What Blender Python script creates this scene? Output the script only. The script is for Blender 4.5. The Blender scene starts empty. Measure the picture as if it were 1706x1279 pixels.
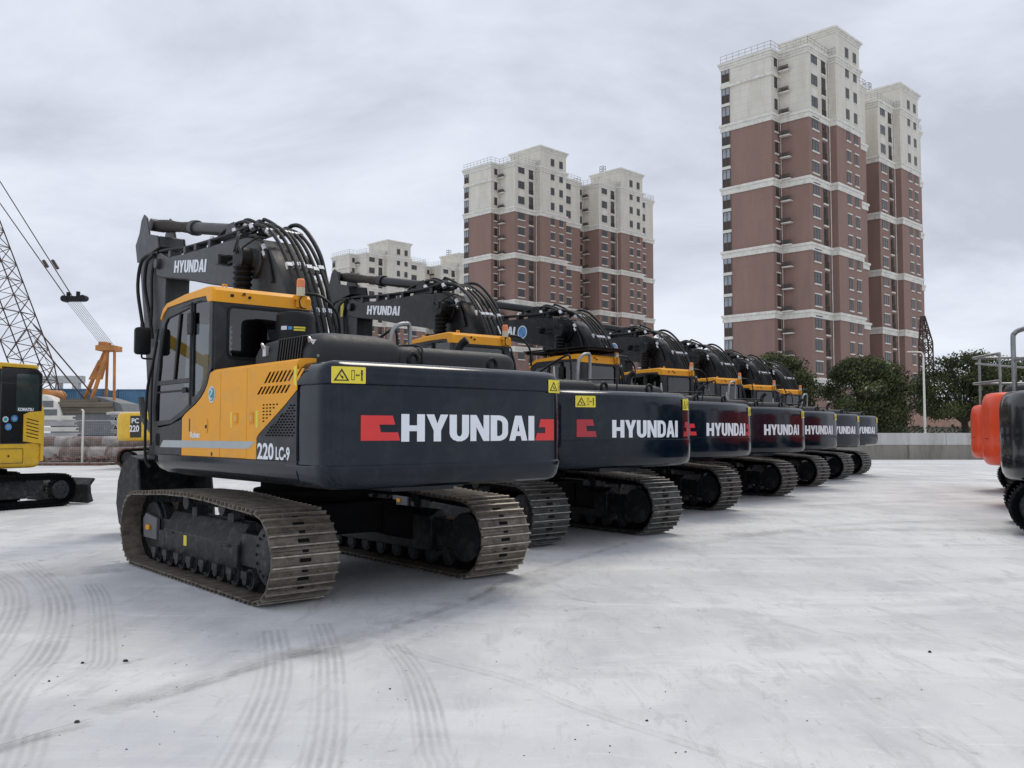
import bpy, bmesh, math, random
from mathutils import Vector, Matrix, noise
from mathutils.geometry import tessellate_polygon
random.seed(7)
R = math.radians; PI = math.pi
sc = bpy.context.scene
# ------------------------------------------------------------------ camera
cam = bpy.data.objects.new('camera', bpy.data.cameras.new('camera'))
sc.collection.objects.link(cam); sc.camera = cam
cam.data.sensor_width = 36; cam.data.lens = 1500/1706*36
cam.data.clip_start = .1; cam.data.clip_end = 3000
cam.location = (0, 0, 1.5664)
cam.rotation_euler = (R(90)+math.atan(78.5/1500), 0, 0)
# ------------------------------------------------------------------ world: overcast sky
SUN_EL, SUN_AZ = 58, 200
w = bpy.data.worlds.new('World'); sc.world = w; w.use_nodes = True
nt = w.node_tree; nt.nodes.clear()
def nn(t, ty, **k):
    n = t.nodes.new(ty)
    for a, b in k.items():
        if a.startswith('i_'):
            key = a[2:].replace('_', ' ')
            n.inputs[int(key) if key.isdigit() else key].default_value = b
        else: setattr(n, a, b)
    return n
sky = nn(nt, 'ShaderNodeTexSky', sky_type='NISHITA', sun_disc=False, sun_elevation=R(SUN_EL), sun_rotation=R(SUN_AZ))
skyb = nn(nt, 'ShaderNodeBackground', i_Strength=.05); nt.links.new(sky.outputs[0], skyb.inputs[0])
tc = nn(nt, 'ShaderNodeTexCoord'); sep = nn(nt, 'ShaderNodeSeparateXYZ'); nt.links.new(tc.outputs['Generated'], sep.inputs[0])
zz = nn(nt, 'ShaderNodeMath', operation='MAXIMUM'); zz.inputs[1].default_value = 0; nt.links.new(sep.outputs[2], zz.inputs[0])
za = nn(nt, 'ShaderNodeMath', operation='ADD'); za.inputs[1].default_value = .42; nt.links.new(zz.outputs[0], za.inputs[0])
dv = nn(nt, 'ShaderNodeVectorMath', operation='DIVIDE'); nt.links.new(tc.outputs['Generated'], dv.inputs[0])
cb = nn(nt, 'ShaderNodeCombineXYZ')
for i in range(3): nt.links.new(za.outputs[0], cb.inputs[i])
nt.links.new(cb.outputs[0], dv.inputs[1])
mp = nn(nt, 'ShaderNodeMapping'); mp.inputs['Scale'].default_value = (1.7, 2.5, 1.2); mp.inputs['Rotation'].default_value = (0, 0, R(-14)); mp.inputs['Location'].default_value = (3.3, 1.2, 0)
nt.links.new(dv.outputs[0], mp.inputs[0])
n1 = nn(nt, 'ShaderNodeTexNoise', i_Scale=1.0, i_Detail=9., i_Roughness=.57, i_Distortion=.3); nt.links.new(mp.outputs[0], n1.inputs['Vector'])
rp = nn(nt, 'ShaderNodeValToRGB'); e = rp.color_ramp.elements
e[0].position = .34; e[0].color = (.60, .63, .725, 1); e[1].position = .64; e[1].color = (.90, .945, 1.04, 1)
m_ = e.new(.5); m_.color = (.77, .82, .925, 1)
nt.links.new(n1.outputs[0], rp.inputs[0])
clb = nn(nt, 'ShaderNodeBackground', i_Strength=1.0); nt.links.new(rp.outputs[0], clb.inputs[0])
mx = nn(nt, 'ShaderNodeMixShader', i_0=.93); nt.links.new(skyb.outputs[0], mx.inputs[1]); nt.links.new(clb.outputs[0], mx.inputs[2])
wo = nn(nt, 'ShaderNodeOutputWorld'); nt.links.new(mx.outputs[0], wo.inputs[0])
# ------------------------------------------------------------------ sun through cloud
sl = bpy.data.lights.new('sun', 'SUN'); sl.energy = 1.5; sl.angle = R(22); sl.color = (1, .92, .79)
so = bpy.data.objects.new('sun', sl); sc.collection.objects.link(so)
so.rotation_euler = (R(90-SUN_EL), 0, R(180-SUN_AZ)+PI)
sc.view_settings.view_transform = 'Standard'; sc.view_settings.look = 'None'
sc.view_settings.exposure = 0; sc.view_settings.gamma = 1

# ------------------------------------------------------------------ materials
def mat(name, col, rough=.6, metal=0, var=.12, scale=4, bump=0, bscale=40, coat=0, spec=.5, dirt=None, dirt_amt=0, stretch=(1, 1, 1)):
    m = bpy.data.materials.new(name); m.use_nodes = True; t = m.node_tree; b = t.nodes['Principled BSDF']
    co = nn(t, 'ShaderNodeTexCoord'); mpn = nn(t, 'ShaderNodeMapping'); mpn.inputs['Scale'].default_value = stretch
    t.links.new(co.outputs['Object'], mpn.inputs[0])
    no = nn(t, 'ShaderNodeTexNoise', i_Scale=float(scale), i_Detail=6., i_Roughness=.6); t.links.new(mpn.outputs[0], no.inputs['Vector'])
    r = nn(t, 'ShaderNodeValToRGB'); r.color_ramp.elements[0].position = .3; r.color_ramp.elements[1].position = .7
    c = Vector(col)
    r.color_ramp.elements[0].color = (*[max(0, x*(1-var)) for x in c], 1); r.color_ramp.elements[1].color = (*[min(1, x*(1+var)) for x in c], 1)
    t.links.new(no.outputs[0], r.inputs[0]); out = r.outputs[0]
    if dirt:
        n2 = nn(t, 'ShaderNodeTexNoise', i_Scale=float(scale*2.3), i_Detail=8., i_Roughness=.7); t.links.new(mpn.outputs[0], n2.inputs['Vector'])
        r2 = nn(t, 'ShaderNodeValToRGB'); r2.color_ramp.elements[0].position = .48; r2.color_ramp.elements[1].position = .68
        r2.color_ramp.elements[1].color = (dirt_amt,)*3+(1,); t.links.new(n2.outputs[0], r2.inputs[0])
        mc = nn(t, 'ShaderNodeMixRGB'); mc.inputs[2].default_value = (*dirt, 1); t.links.new(r2.outputs[0], mc.inputs[0]); t.links.new(out, mc.inputs[1]); out = mc.outputs[0]
    t.links.new(out, b.inputs['Base Color'])
    b.inputs['Roughness'].default_value = rough; b.inputs['Metallic'].default_value = metal
    b.inputs['Coat Weight'].default_value = coat; b.inputs['Coat Roughness'].default_value = .08; b.inputs['Specular IOR Level'].default_value = spec
    if rough < .9:
        mr = nn(t, 'ShaderNodeMapRange'); mr.inputs[3].default_value = rough*.8; mr.inputs[4].default_value = min(1, rough*1.25)
        n3 = nn(t, 'ShaderNodeTexNoise', i_Scale=float(scale)*3., i_Detail=4.); t.links.new(mpn.outputs[0], n3.inputs['Vector']); t.links.new(n3.outputs[0], mr.inputs[0]); t.links.new(mr.outputs[0], b.inputs['Roughness'])
    if bump:
        nb = nn(t, 'ShaderNodeTexNoise', i_Scale=float(bscale), i_Detail=5.); t.links.new(co.outputs['Object'], nb.inputs['Vector'])
        bp = nn(t, 'ShaderNodeBump', i_Strength=bump, i_Distance=.01); t.links.new(nb.outputs[0], bp.inputs['Height']); t.links.new(bp.outputs[0], b.inputs['Normal'])
    return m
def glass(name, tint, mixv=.35):
    m = bpy.data.materials.new(name); m.use_nodes = True; t = m.node_tree; t.nodes.clear()
    o = nn(t, 'ShaderNodeOutputMaterial'); tr = nn(t, 'ShaderNodeBsdfTransparent'); tr.inputs[0].default_value = (*tint, 1)
    g = nn(t, 'ShaderNodeBsdfGlossy', i_Roughness=.02); fr = nn(t, 'ShaderNodeFresnel', i_IOR=1.9)
    x = nn(t, 'ShaderNodeMixShader'); t.links.new(fr.outputs[0], x.inputs[0]); t.links.new(tr.outputs[0], x.inputs[1]); t.links.new(g.outputs[0], x.inputs[2]); t.links.new(x.outputs[0], o.inputs[0])
    return m
def emis(name, col, s):
    m = mat(name, col); return m
MT = dict(
 navy=mat('counterweight_paint', (.0020, .0070, .0150), .13, coat=.0, spec=.36, var=.2, scale=1.5, bump=.16, bscale=2.2, dirt=(.05, .055, .062), dirt_amt=.22),
 slate=mat('dark_grey_paint', (.020, .024, .028), .42, spec=.35, var=.12, scale=3, dirt=(.10, .10, .10), dirt_amt=.25),
 boom=mat('boom_paint', (.042, .045, .048), .42, spec=.35, var=.12, scale=3, dirt=(.12, .12, .12), dirt_amt=.25),
 boomdark=mat('black_boom_paint', (.0065, .007, .0085), .36, spec=.28, var=.15, scale=3, dirt=(.08, .08, .085), dirt_amt=.22),
 hood=mat('hood_plastic', (.022, .024, .027), .55, spec=.35, var=.08, scale=5, bump=.15, bscale=300),
 orange=mat('orange_paint', (.88, .385, .020), .38, coat=.03, spec=.22, var=.04, scale=2, dirt=(.5, .3, .12), dirt_amt=.3),
 black=mat('black_plastic', (.008, .008, .009), .5, var=.2, spec=.3),
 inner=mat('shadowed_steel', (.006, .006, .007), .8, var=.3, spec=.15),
 rubber=mat('hose_rubber', (.012, .0125, .013), .55, var=.2, scale=8, spec=.3, dirt=(.08, .08, .08), dirt_amt=.3),
 rod=mat('bellows_cover', (.035, .027, .022), .8, var=.35, scale=12, bump=.6, bscale=60),
 silver=mat('bright_clamp_steel', (.62, .63, .65), .32, metal=.7, var=.2),
 chrome=mat('handrail_steel', (.30, .31, .31), .4, metal=.6, var=.25),
 white=mat('white_lettering', (.80, .83, .88), .45, var=.03),
 stripe=mat('silver_stripe', (.42, .46, .47), .4, var=.06),
 red=mat('red_decal', (.70, .035, .035), .4, var=.06, scale=6),
 redd=mat('faded_red_decal', (.44, .03, .045), .4, var=.12, scale=6),
 slateblue=mat('pale_blue_print', (.24, .36, .52), .4, var=.3, scale=20),
 yel=mat('yellow_label', (.82, .68, .05), .45, var=.04),
 yelpaint=mat('yellow_paint', (.76, .47, .04), .4, coat=.05, spec=.3, var=.07, scale=3, dirt=(.35, .25, .1), dirt_amt=.35),
 blkdecal=mat('black_print', (.03, .028, .02), .5),
 blue=mat('blue_sticker', (.07, .24, .52), .4, var=.5, scale=9),
 pale=mat('pale_sticker', (.66, .70, .76), .4, var=.08, scale=9),
 teal=mat('teal_sticker', (.03, .35, .42), .4, var=.4, scale=14),
 amber=mat('amber_lens', (.80, .22, .05), .25, coat=.5, var=.08),
 clear=mat('beacon_base', (.62, .55, .40), .3, var=.1),
 shoe=mat('worn_track_steel', (.15, .125, .098), .50, metal=.35, var=.5, scale=11, bump=.5, bscale=70, dirt=(.27, .25, .22), dirt_amt=.6, stretch=(1, .6, 1)),
 rib=mat('worn_grouser_edge', (.40, .36, .31), .38, metal=.6, var=.35, scale=14, bump=.3, bscale=90),
 ribd=mat('worn_grouser_edge_grey', (.30, .29, .27), .42, metal=.6, var=.35, scale=14, bump=.3, bscale=90),
 shoed=mat('darker_track_steel', (.060, .058, .054), .55, metal=.4, var=.45, scale=7, bump=.5, bscale=55, dirt=(.24, .24, .23), dirt_amt=.5, stretch=(1, .35, 1)),
 frame=mat('track_frame_paint', (.017, .019, .022), .5, spec=.3, var=.2, scale=4, dirt=(.13, .125, .12), dirt_amt=.5),
 greyp=mat('idler_plate_paint', (.13, .14, .15), .55, var=.2, dirt=(.2, .19, .17), dirt_amt=.5),
 seat=mat('seat_fabric', (.02, .02, .022), .85, var=.3),
 glass=glass('cab_glass', (.28, .31, .32)),
 orangered=mat('orange_red_paint', (.80, .075, .02), .35, coat=.15, spec=.35, var=.06),
 gloss=mat('glossy_black_paint', (.008, .009, .011), .25, coat=.4, var=.1, scale=1),
 rust=mat('rusty_steel', (.13, .055, .035), .85, var=.5, scale=3, bump=.5, dirt=(.3, .25, .22), dirt_amt=.7),
 wood=mat('weathered_brown_panel', (.14, .115, .085), .85, var=.4, scale=1.5, stretch=(.3, 1, 3)),
 craneo=mat('crane_orange_paint', (.50, .20, .045), .55, var=.25, scale=1.2, dirt=(.2, .1, .06), dirt_amt=.5),
 lattice=mat('crane_lattice_paint', (.060, .038, .030), .7, var=.35),
 galv=mat('galvanised_steel', (.42, .43, .42), .5, metal=.3, var=.2),
)

# ------------------------------------------------------------------ mesh helpers
COL = sc.collection
class MB:
    def __init__(s): s.v = []; s.f = []; s.m = []
    def add(s, vs, fs, k=0):
        o = len(s.v); s.v += [tuple(v) for v in vs]; s.f += [tuple(i+o for i in f) for f in fs]; s.m += [k]*len(fs); return s
    def box(s, c, d, k=0, rot=None):
        vs = [Vector(((x-.5)*d[0], (y-.5)*d[1], (z-.5)*d[2])) for x in (0, 1) for y in (0, 1) for z in (0, 1)]
        if rot is not None: vs = [rot @ v for v in vs]
        return s.add([v+Vector(c) for v in vs], [(0, 1, 3, 2), (4, 6, 7, 5), (0, 4, 5, 1), (2, 3, 7, 6), (0, 2, 6, 4), (1, 5, 7, 3)], k)
    def bb(s, a, b, k=0): return s.box([(p+q)/2 for p, q in zip(a, b)], [abs(q-p) for p, q in zip(a, b)], k)
    def prism(s, poly, a, b, axis='y', k=0):
        f = {'y': lambda p, t: (p[0], t, p[1]), 'x': lambda p, t: (t, p[0], p[1]), 'z': lambda p, t: (p[0], p[1], t)}[axis]
        n = len(poly); vs = [f(p, a) for p in poly]+[f(p, b) for p in poly]
        return s.add(vs, [tuple(range(n)), tuple(range(2*n-1, n-1, -1))]+[(i, (i+1) % n, n+(i+1) % n, n+i) for i in range(n)], k)
    def plate(s, loops, fn, th=0, k=0):
        """flat plate with holes; loops in 2D, fn(x, y, d) -> 3D, d from 0 to th"""
        L = [[Vector((p[0], p[1], 0)) for p in l] for l in loops]
        tris = tessellate_polygon(L); fl = [p for l in L for p in l]; n = len(fl)
        vs = [fn(p.x, p.y, 0) for p in fl]; fs = [tuple(t) for t in tris]
        if th:
            vs += [fn(p.x, p.y, th) for p in fl]; fs += [tuple(i+n for i in t[::-1]) for t in tris]
            o = 0
            for l in L:
                m = len(l)
                fs += [(o+i, o+(i+1) % m, n+o+(i+1) % m, n+o+i) for i in range(m)]; o += m
        return s.add(vs, fs, k)
    def cyl(s, p0, p1, r0, r1=None, n=16, k=0, caps=True):
        r1 = r0 if r1 is None else r1; p0 = Vector(p0); p1 = Vector(p1); d = (p1-p0).normalized()
        a = d.orthogonal().normalized(); b = d.cross(a)
        vs = [p+(a*math.cos(2*PI*i/n)+b*math.sin(2*PI*i/n))*r for p, r in ((p0, r0), (p1, r1)) for i in range(n)]
        fs = [(i, (i+1) % n, n+(i+1) % n, n+i) for i in range(n)]
        if caps: fs += [tuple(range(n))[::-1], tuple(range(n, 2*n))]
        return s.add(vs, fs, k)
    def tube(s, pts, r, n=8, k=0, smooth=True, closed=False):
        P = [Vector(p) for p in pts]
        if smooth and len(P) > 2: P = catmull(P, 5, closed)
        m = len(P); rings = []; up = None
        for i in range(m):
            d = ((P[(i+1) % m]-P[i-1]) if (closed or 0 < i < m-1) else (P[1]-P[0] if i == 0 else P[-1]-P[-2])).normalized()
            a = (d.orthogonal() if up is None else (up-d*up.dot(d))).normalized(); up = a; b = d.cross(a)
            rr = r(i/(m-1)) if callable(r) else r
            rings.append([P[i]+(a*math.cos(2*PI*j/n)+b*math.sin(2*PI*j/n))*rr for j in range(n)])
        return s.loft(rings, not closed, k, closed)
    def loft(s, rings, caps=True, k=0, wrap=False):
        n = len(rings[0]); m = len(rings); vs = [v for r in rings for v in r]
        fs = [(i*n+j, i*n+(j+1) % n, ((i+1) % m)*n+(j+1) % n, ((i+1) % m)*n+j) for i in range(m if wrap else m-1) for j in range(n)]
        if caps: fs += [tuple(range(n))[::-1], tuple(range((m-1)*n, m*n))]
        return s.add(vs, fs, k)
    def mesh(s, name, mats, smooth=35, weld=False):
        me = bpy.data.meshes.new(name); me.from_pydata(s.v, [], s.f)
        for x in mats: me.materials.append(x)
        me.polygons.foreach_set('material_index', s.m)
        bm = bmesh.new(); bm.from_mesh(me)
        if weld: bmesh.ops.remove_doubles(bm, verts=bm.verts, dist=1e-4)
        bmesh.ops.recalc_face_normals(bm, faces=bm.faces); bm.to_mesh(me); bm.free()
        if smooth:
            me.polygons.foreach_set('use_smooth', [True]*len(me.polygons)); me.set_sharp_from_angle(angle=R(smooth))
        me.update(); return me
    def build(s, name, mats, parent=None, bevel=0, smooth=35, label=None, weld=False, seg=2):
        if not isinstance(mats, (list, tuple)): mats = [mats]
        mats = [MT[x] if isinstance(x, str) else x for x in mats]
        o = bpy.data.objects.new(name, s.mesh(name, mats, smooth, weld)); COL.objects.link(o)
        if parent: o.parent = parent
        if label: o['label'] = label
        if bevel:
            b = o.modifiers.new('bevel', 'BEVEL'); b.width = bevel; b.segments = seg; b.limit_method = 'ANGLE'; b.angle_limit = R(35); b.harden_normals = False
        return o
def catmull(P, k=5, closed=False):
    out = []; n = len(P)
    for i in range(n if closed else n-1):
        if closed: a, b, c, d = P[i-1], P[i], P[(i+1) % n], P[(i+2) % n]
        else: a, b, c, d = P[max(i-1, 0)], P[i], P[i+1], P[min(i+2, n-1)]
        for j in range(k):
            t = j/k; out.append(.5*((2*b)+(c-a)*t+(2*a-5*b+4*c-d)*t*t+(3*b-a-3*c+d)*t**3))
    if not closed: out.append(P[-1])
    return out
def smooth2(pts, k=4, closed=True):
    return [(p.x, p.y) for p in catmull([Vector((a, b, 0)) for a, b in pts], k, closed)]
def rrect(x0, y0, x1, y1, r=.05, n=4):
    o = []
    for cx, cy, a in ((x1-r, y1-r, 0), (x0+r, y1-r, 90), (x0+r, y0+r, 180), (x1-r, y0+r, 270)):
        o += [(cx+r*math.cos(R(a+90*i/n)), cy+r*math.sin(R(a+90*i/n))) for i in range(n+1)]
    return o
def circ(cx, cy, r, n=24, ry=None): return [(cx+r*math.cos(2*PI*i/n), cy+(ry or r)*math.sin(2*PI*i/n)) for i in range(n)]
def thing(name, label, cat, loc=(0, 0, 0), rz=0, group=None):
    o = bpy.data.objects.new(name, None); COL.objects.link(o); o.location = loc; o.rotation_euler = (0, 0, rz); o.empty_display_size = .3
    tag(o, label, cat, group); return o
def tag(o, label=None, cat=None, group=None, kind=None):
    if label: o['label'] = label
    if cat: o['category'] = cat
    if group: o['group'] = group
    if kind: o['kind'] = kind
    return o
def copy_tree(o, parent=None, skip=()):
    c = o.copy(); COL.objects.link(c)
    if parent: c.parent = parent
    for ch in o.children:
        if ch.name.split('.')[0] not in skip: copy_tree(ch, c, skip)
    return c
SIDE = lambda x, z, d: (x, 1.372+d, z)      # left side plane, grows outward
# block letters: loops in a 0..w by 0..1 box
def _arc(cx, cy, rx, ry, a0, a1, n=7): return [(cx+rx*math.cos(R(a0+(a1-a0)*i/n)), cy+ry*math.sin(R(a0+(a1-a0)*i/n))) for i in range(n+1)]
T = .235
GL = {
 'H': (.70, [[(0, 0), (T, 0), (T, .38), (.70-T, .38), (.70-T, 0), (.70, 0), (.70, 1), (.70-T, 1), (.70-T, .59), (T, .59), (T, 1), (0, 1)]]),
 'Y': (.68, [[(.225, 0), (.455, 0), (.455, .40), (.68, 1), (.44, 1), (.34, .66), (.24, 1), (0, 1), (.225, .40)]]),
 'U': (.64, [[(0, 1), (0, .3)]+_arc(.32, .3, .32, .31, 180, 360)+[(.64, .3), (.64, 1), (.64-T, 1), (.64-T, .32)]+_arc(.32, .32, .32-T, .14, 360, 180)+[(T, 1)]]),
 'N': (.66, [[(0, 0), (T-.03, 0), (T-.03, .54), (.45, 0), (.66, 0), (.66, 1), (.455, 1), (.455, .46), (.21, 1), (0, 1)]]),
 'D': (.64, [[(0, 0), (.3, 0)]+_arc(.3, .34, .34, .34, -90, 0)+_arc(.3, .66, .34, .34, 0, 90)+[(0, 1)], [(T, .19), (.29, .19)]+_arc(.29, .34, .14, .15, -90, 0)+_arc(.29, .66, .14, .15, 0, 90)+[(T, .81)]]),
 'A': (.7, [[(0, 0), (.22, 0), (.265, .19), (.435, .19), (.48, 0), (.7, 0), (.475, 1), (.225, 1)], [(.305, .37), (.395, .37), (.35, .66)]]),
 'I': (.235, [[(0, 0), (.235, 0), (.235, 1), (0, 1)]]),
}
def word_loops(s, x0, x1, y0, y1, gap=.045, slant=0):
    tot = sum(GL[c][0] for c in s)+gap*(len(s)-1); x = 0; out = []
    for c in s:
        wd, lo = GL[c]; out.append([[(x0+(x+p[0]+slant*p[1])/tot*(x1-x0), y0+p[1]*(y1-y0)) for p in l] for l in lo]); x += wd+gap
    return out
def text_mesh(s, size, fn, bold=0, sx=1):
    """outline text mesh (built-in font) mapped by fn(x, y)"""
    c = bpy.data.curves.new('t', 'FONT'); c.body = s; c.size = size; c.offset = bold; c.resolution_u = 3
    o = bpy.data.objects.new('t', c); me = bpy.data.meshes.new_from_object(o)
    mb = MB(); mb.add([fn(v.co.x*sx, v.co.y) for v in me.vertices], [tuple(p.vertices) for p in me.polygons])
    bpy.data.objects.remove(o); return mb

# ================================================================== crawler tracks
def track_path(xr, xf, r, top, n_arc=10, mid=.93):
    P = [(xr, 0.0)]
    P = []
    for i in range(n_arc+1):
        a = R(-90-180*i/n_arc); P.append((xr+r*math.cos(a), r+r*math.sin(a)))
    L = xf-xr
    for f, h in ((.16, .35), (.34, .85), (.5, 1.), (.68, .9), (.85, .5)): P.append((xr+L*f, 2*r+(mid-2*r)*h))
    for i in range(n_arc+1):
        a = R(90-180*i/n_arc); P.append((xf+r*math.cos(a), r+.01+r*math.sin(a)))
    return P
def resample(P, step):
    P = [Vector((a, 0, b)) for a, b in P]; P.append(P[0]); L = [0]
    for a, b in zip(P, P[1:]): L.append(L[-1]+(b-a).length)
    n = round(L[-1]/step); out = []; j = 0
    for i in range(n):
        t = L[-1]*(i+.5)/n
        while L[j+1] < t: j += 1
        f = (t-L[j])/(L[j+1]-L[j]); out.append((P[j].lerp(P[j+1], f)))
    return out, L[-1]/n
def track_mesh(yc, width, path, pitch=.19, ribs=2, rib_h=.034):
    mb = MB(); pts, st = resample(path, pitch); n = len(pts)
    for i, p in enumerate(pts):
        t = (pts[(i+1) % n]-pts[i-1]).normalized(); nrm = Vector((-t.z, 0, t.x))
        c0 = Vector((sum(q.x for q in pts)/n, 0, .45))
        if nrm.dot(p-Vector((max(-1.55, min(1.55, p.x)), 0, .45))) < 0: nrm = -nrm
        rot = Matrix((t, Vector((0, 1, 0)), nrm)).transposed()
        c = p-nrm*(rib_h+.006)+Vector((0, yc, 0)); j = random.uniform(-.004, .004)
        mb.box(c+Vector((0, j, 0)), (st*.90, width, .014), 0, rot)
        for q in range(ribs):
            o = (q-(ribs-1)/2)*st/ribs
            cc = c+t*o+nrm*(rib_h/2)
            tt = .008; w2 = width/2
            vs = [cc+t*(a*tt*(1.5 if d < 0 else .8))+Vector((0, b*w2+j, 0))+nrm*(d*rib_h/2) for a in (-1, 1) for b in (-1, 1) for d in (-1, 1)]
            mb.add(vs, [(0, 1, 3, 2), (4, 6, 7, 5), (0, 4, 5, 1), (2, 3, 7, 6), (0, 2, 6, 4)], 0); mb.add(vs, [(1, 5, 7, 3)], 2)
            mb.box(cc+nrm*(rib_h/2+.001)+Vector((0, j, 0)), (.013, width*.998, .006), 2, rot)
        # slots and bolt heads between the grousers
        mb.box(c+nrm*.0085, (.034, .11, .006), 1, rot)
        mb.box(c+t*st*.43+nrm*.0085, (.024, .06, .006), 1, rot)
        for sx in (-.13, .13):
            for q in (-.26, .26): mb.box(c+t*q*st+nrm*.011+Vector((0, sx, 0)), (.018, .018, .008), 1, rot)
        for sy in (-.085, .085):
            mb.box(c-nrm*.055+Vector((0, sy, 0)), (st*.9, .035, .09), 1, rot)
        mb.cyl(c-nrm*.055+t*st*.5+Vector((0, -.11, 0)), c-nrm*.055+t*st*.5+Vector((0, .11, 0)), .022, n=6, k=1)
    return mb
def undercarriage(root, shoe='shoe', w=.66, g=1.495, xr=-1.6, xf=1.62, r=.43, mid=.93, detail=True, rub=None, pitch=.19, zc=1.02):
    cb_ = MB()
    cb_.bb((-.75, -.62, .46), (.75, .62, .80), 0)
    for sx in (-1, 1):
        for sy in (-1, 1): cb_.prism([(.42, .78), (g-w-.02, .60), (g-w-.02, .34), (.42, .45)] if sy > 0 else [(-.42, .78), (-(g-w-.02), .60), (-(g-w-.02), .34), (-.42, .45)], sx*.35, sx*.80, 'x')
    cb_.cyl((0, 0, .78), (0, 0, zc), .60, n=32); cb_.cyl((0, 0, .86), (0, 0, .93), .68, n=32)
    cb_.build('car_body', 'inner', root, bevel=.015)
    yc = g-w/2
    for s in (1, -1):
        tr = track_mesh(s*yc, w, track_path(xr, xf, r, 0, mid=mid), pitch=pitch).build('track', [shoe, 'inner', 'rib' if shoe == 'shoe' else 'ribd' if shoe == 'shoed' else shoe], root, smooth=0)
        fr = MB(); o = s*(yc+.13); i = s*(yc-.17)
        fr.prism([(i, .20), (o, .20), (o+s*.015, .235), (o+s*.015, .46), (o-s*.02, .50), (s*(yc+.02), .66), (s*(yc-.06), .675), (i, .60)], xr+.72, xf-.50, 'x')
        fr.prism([(i+s*.04, .26), (o-s*.03, .26), (o-s*.03, .58), (i+s*.04, .58)], xr+.35, xr+.73, 'x')
        fr.prism([(i+s*.04, .26), (o-s*.05, .26), (o-s*.05, .56), (i+s*.04, .56)], xf-.52, xf-.22, 'x')
        for x in (xr+.98, xf-.72): fr.bb((x-.11, o, .425), (x+.11, o+s*.03, .452))
        fr.bb((xf-.56, o-s*.03, .22), (xf-.38, o+s*.02, .44))
        fo = fr.build('track_frame', 'frame', root, bevel=.012)
        if detail:
            rr = .088; N = 8
            for q in range(N):
                x = xr+.42+q*(xf-xr-.80)/(N-1); m = MB(); z = .165
                m.cyl((x, s*(yc-.16), z), (x, s*(yc+.16), z), rr*.8, n=18); m.cyl((x, s*(yc+.09), z), (x, s*(yc+.15), z), rr*1.12, n=18)
                m.cyl((x, s*(yc-.15), z), (x, s*(yc-.09), z), rr*1.12, n=18); m.cyl((x, s*(yc+.15), z), (x, s*(yc+.205), z), rr*.55, n=12)
                m.box((x, s*(yc+.185), z+.045), (.13, .05, .07))
                m.build('roller', 'frame', fo, bevel=.004)
            for x in (xr+1.12, xf-1.15):
                m = MB(); m.cyl((x, s*(yc-.13), .80), (x, s*(yc+.13), .80), .065, n=16); m.cyl((x, s*(yc+.10), .80), (x, s*(yc+.14), .80), .085, n=16)
                m.box((x, s*(yc-.02), .72), (.14, .12, .16)); m.build('carrier_roller', 'frame', fo, bevel=.004)
        sp = MB(); n = 21; r0 = r-.11
        prof = []
        for q in range(n*2): prof.append((xr+(r0 if q % 2 else r0-.055)*math.cos(PI*q/n), r+(r0 if q % 2 else r0-.055)*math.sin(PI*q/n)))
        sp.prism(prof, s*(yc-.04), s*(yc+.04)); sp.cyl((xr, s*(yc-.24), r), (xr, s*(yc+.16), r), r0-.06, n=28)
        sp.cyl((xr, s*(yc+.16), r), (xr, s*(yc+.19), r), r0-.04, r0-.09, n=28)
        for q in range(14): a = 2*PI*q/14; sp.cyl((xr+(r0-.13)*math.cos(a), s*(yc+.18), r+(r0-.13)*math.sin(a)), (xr+(r0-.13)*math.cos(a), s*(yc+.205), r+(r0-.13)*math.sin(a)), .014, n=6)
        sp.build('drive_sprocket', 'frame', root)
        idl = MB(); idl.cyl((xf, s*(yc-.09), r+.01), (xf, s*(yc+.09), r+.01), r-.12, n=28); idl.cyl((xf, s*(yc-.05), r+.01), (xf, s*(yc+.05), r+.01), r-.085, n=28)
        idl.prism([(xf-.28, r-.12), (xf+.14, r-.12), (xf+.17, r+.1), (xf+.08, r+.17), (xf-.28, r+.13)], s*(yc+.10), s*(yc+.145), k=1)
        idl.bb((xf-.10, s*(yc+.145), r-.02), (xf+.0, s*(yc+.175), r+.04), 2)
        idl.build('idler_wheel', ['frame', 'greyp', 'orange'], root, bevel=.008)

# ================================================================== counterweights
def outline(half):
    P = [Vector((a, b, 0)) for a, b in half]; P += [Vector((p.x, -p.y, 0)) for p in P[-2::-1]]
    return [p for p in catmull(P, 6)]
CW_A = [(-1.98, 1.37), (-2.2, 1.37), (-2.42, 1.37), (-2.60, 1.355), (-2.70, 1.26), (-2.735, 1.06), (-2.765, .6), (-2.78, 0)]
CW_B = [(-1.98, 1.37), (-2.16, 1.365), (-2.33, 1.31), (-2.44, 1.18), (-2.515, 1.0), (-2.57, .72), (-2.615, .4), (-2.63, 0)]
def cw_surface(half):
    O = outline(half); n = len(O); mid = n//2; S = [0]*n
    for i in range(mid-1, -1, -1): S[i] = S[i+1]+(O[i+1]-O[i]).length
    for i in range(mid+1, n): S[i] = S[i-1]-(O[i]-O[i-1]).length
    N = []
    for i in range(n):
        d = (O[min(i+1, n-1)]-O[max(i-1, 0)]).normalized(); N.append(Vector((-d.y, d.x, 0))*(1 if Vector((-d.y, d.x, 0)).dot(O[i]-Vector((-1.6, 0, 0))) > 0 else -1))
    def at(s_, z, off):
        j = 0
        while j < n-2 and S[j+1] > s_: j += 1
        f = (S[j]-s_)/(S[j]-S[j+1]); f = max(0, min(1, f)); p = O[j].lerp(O[j+1], f); q = N[j].lerp(N[j+1], f).normalized()
        return (p.x+q.x*off, p.y+q.y*off, z)
    return O, N, at
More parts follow.
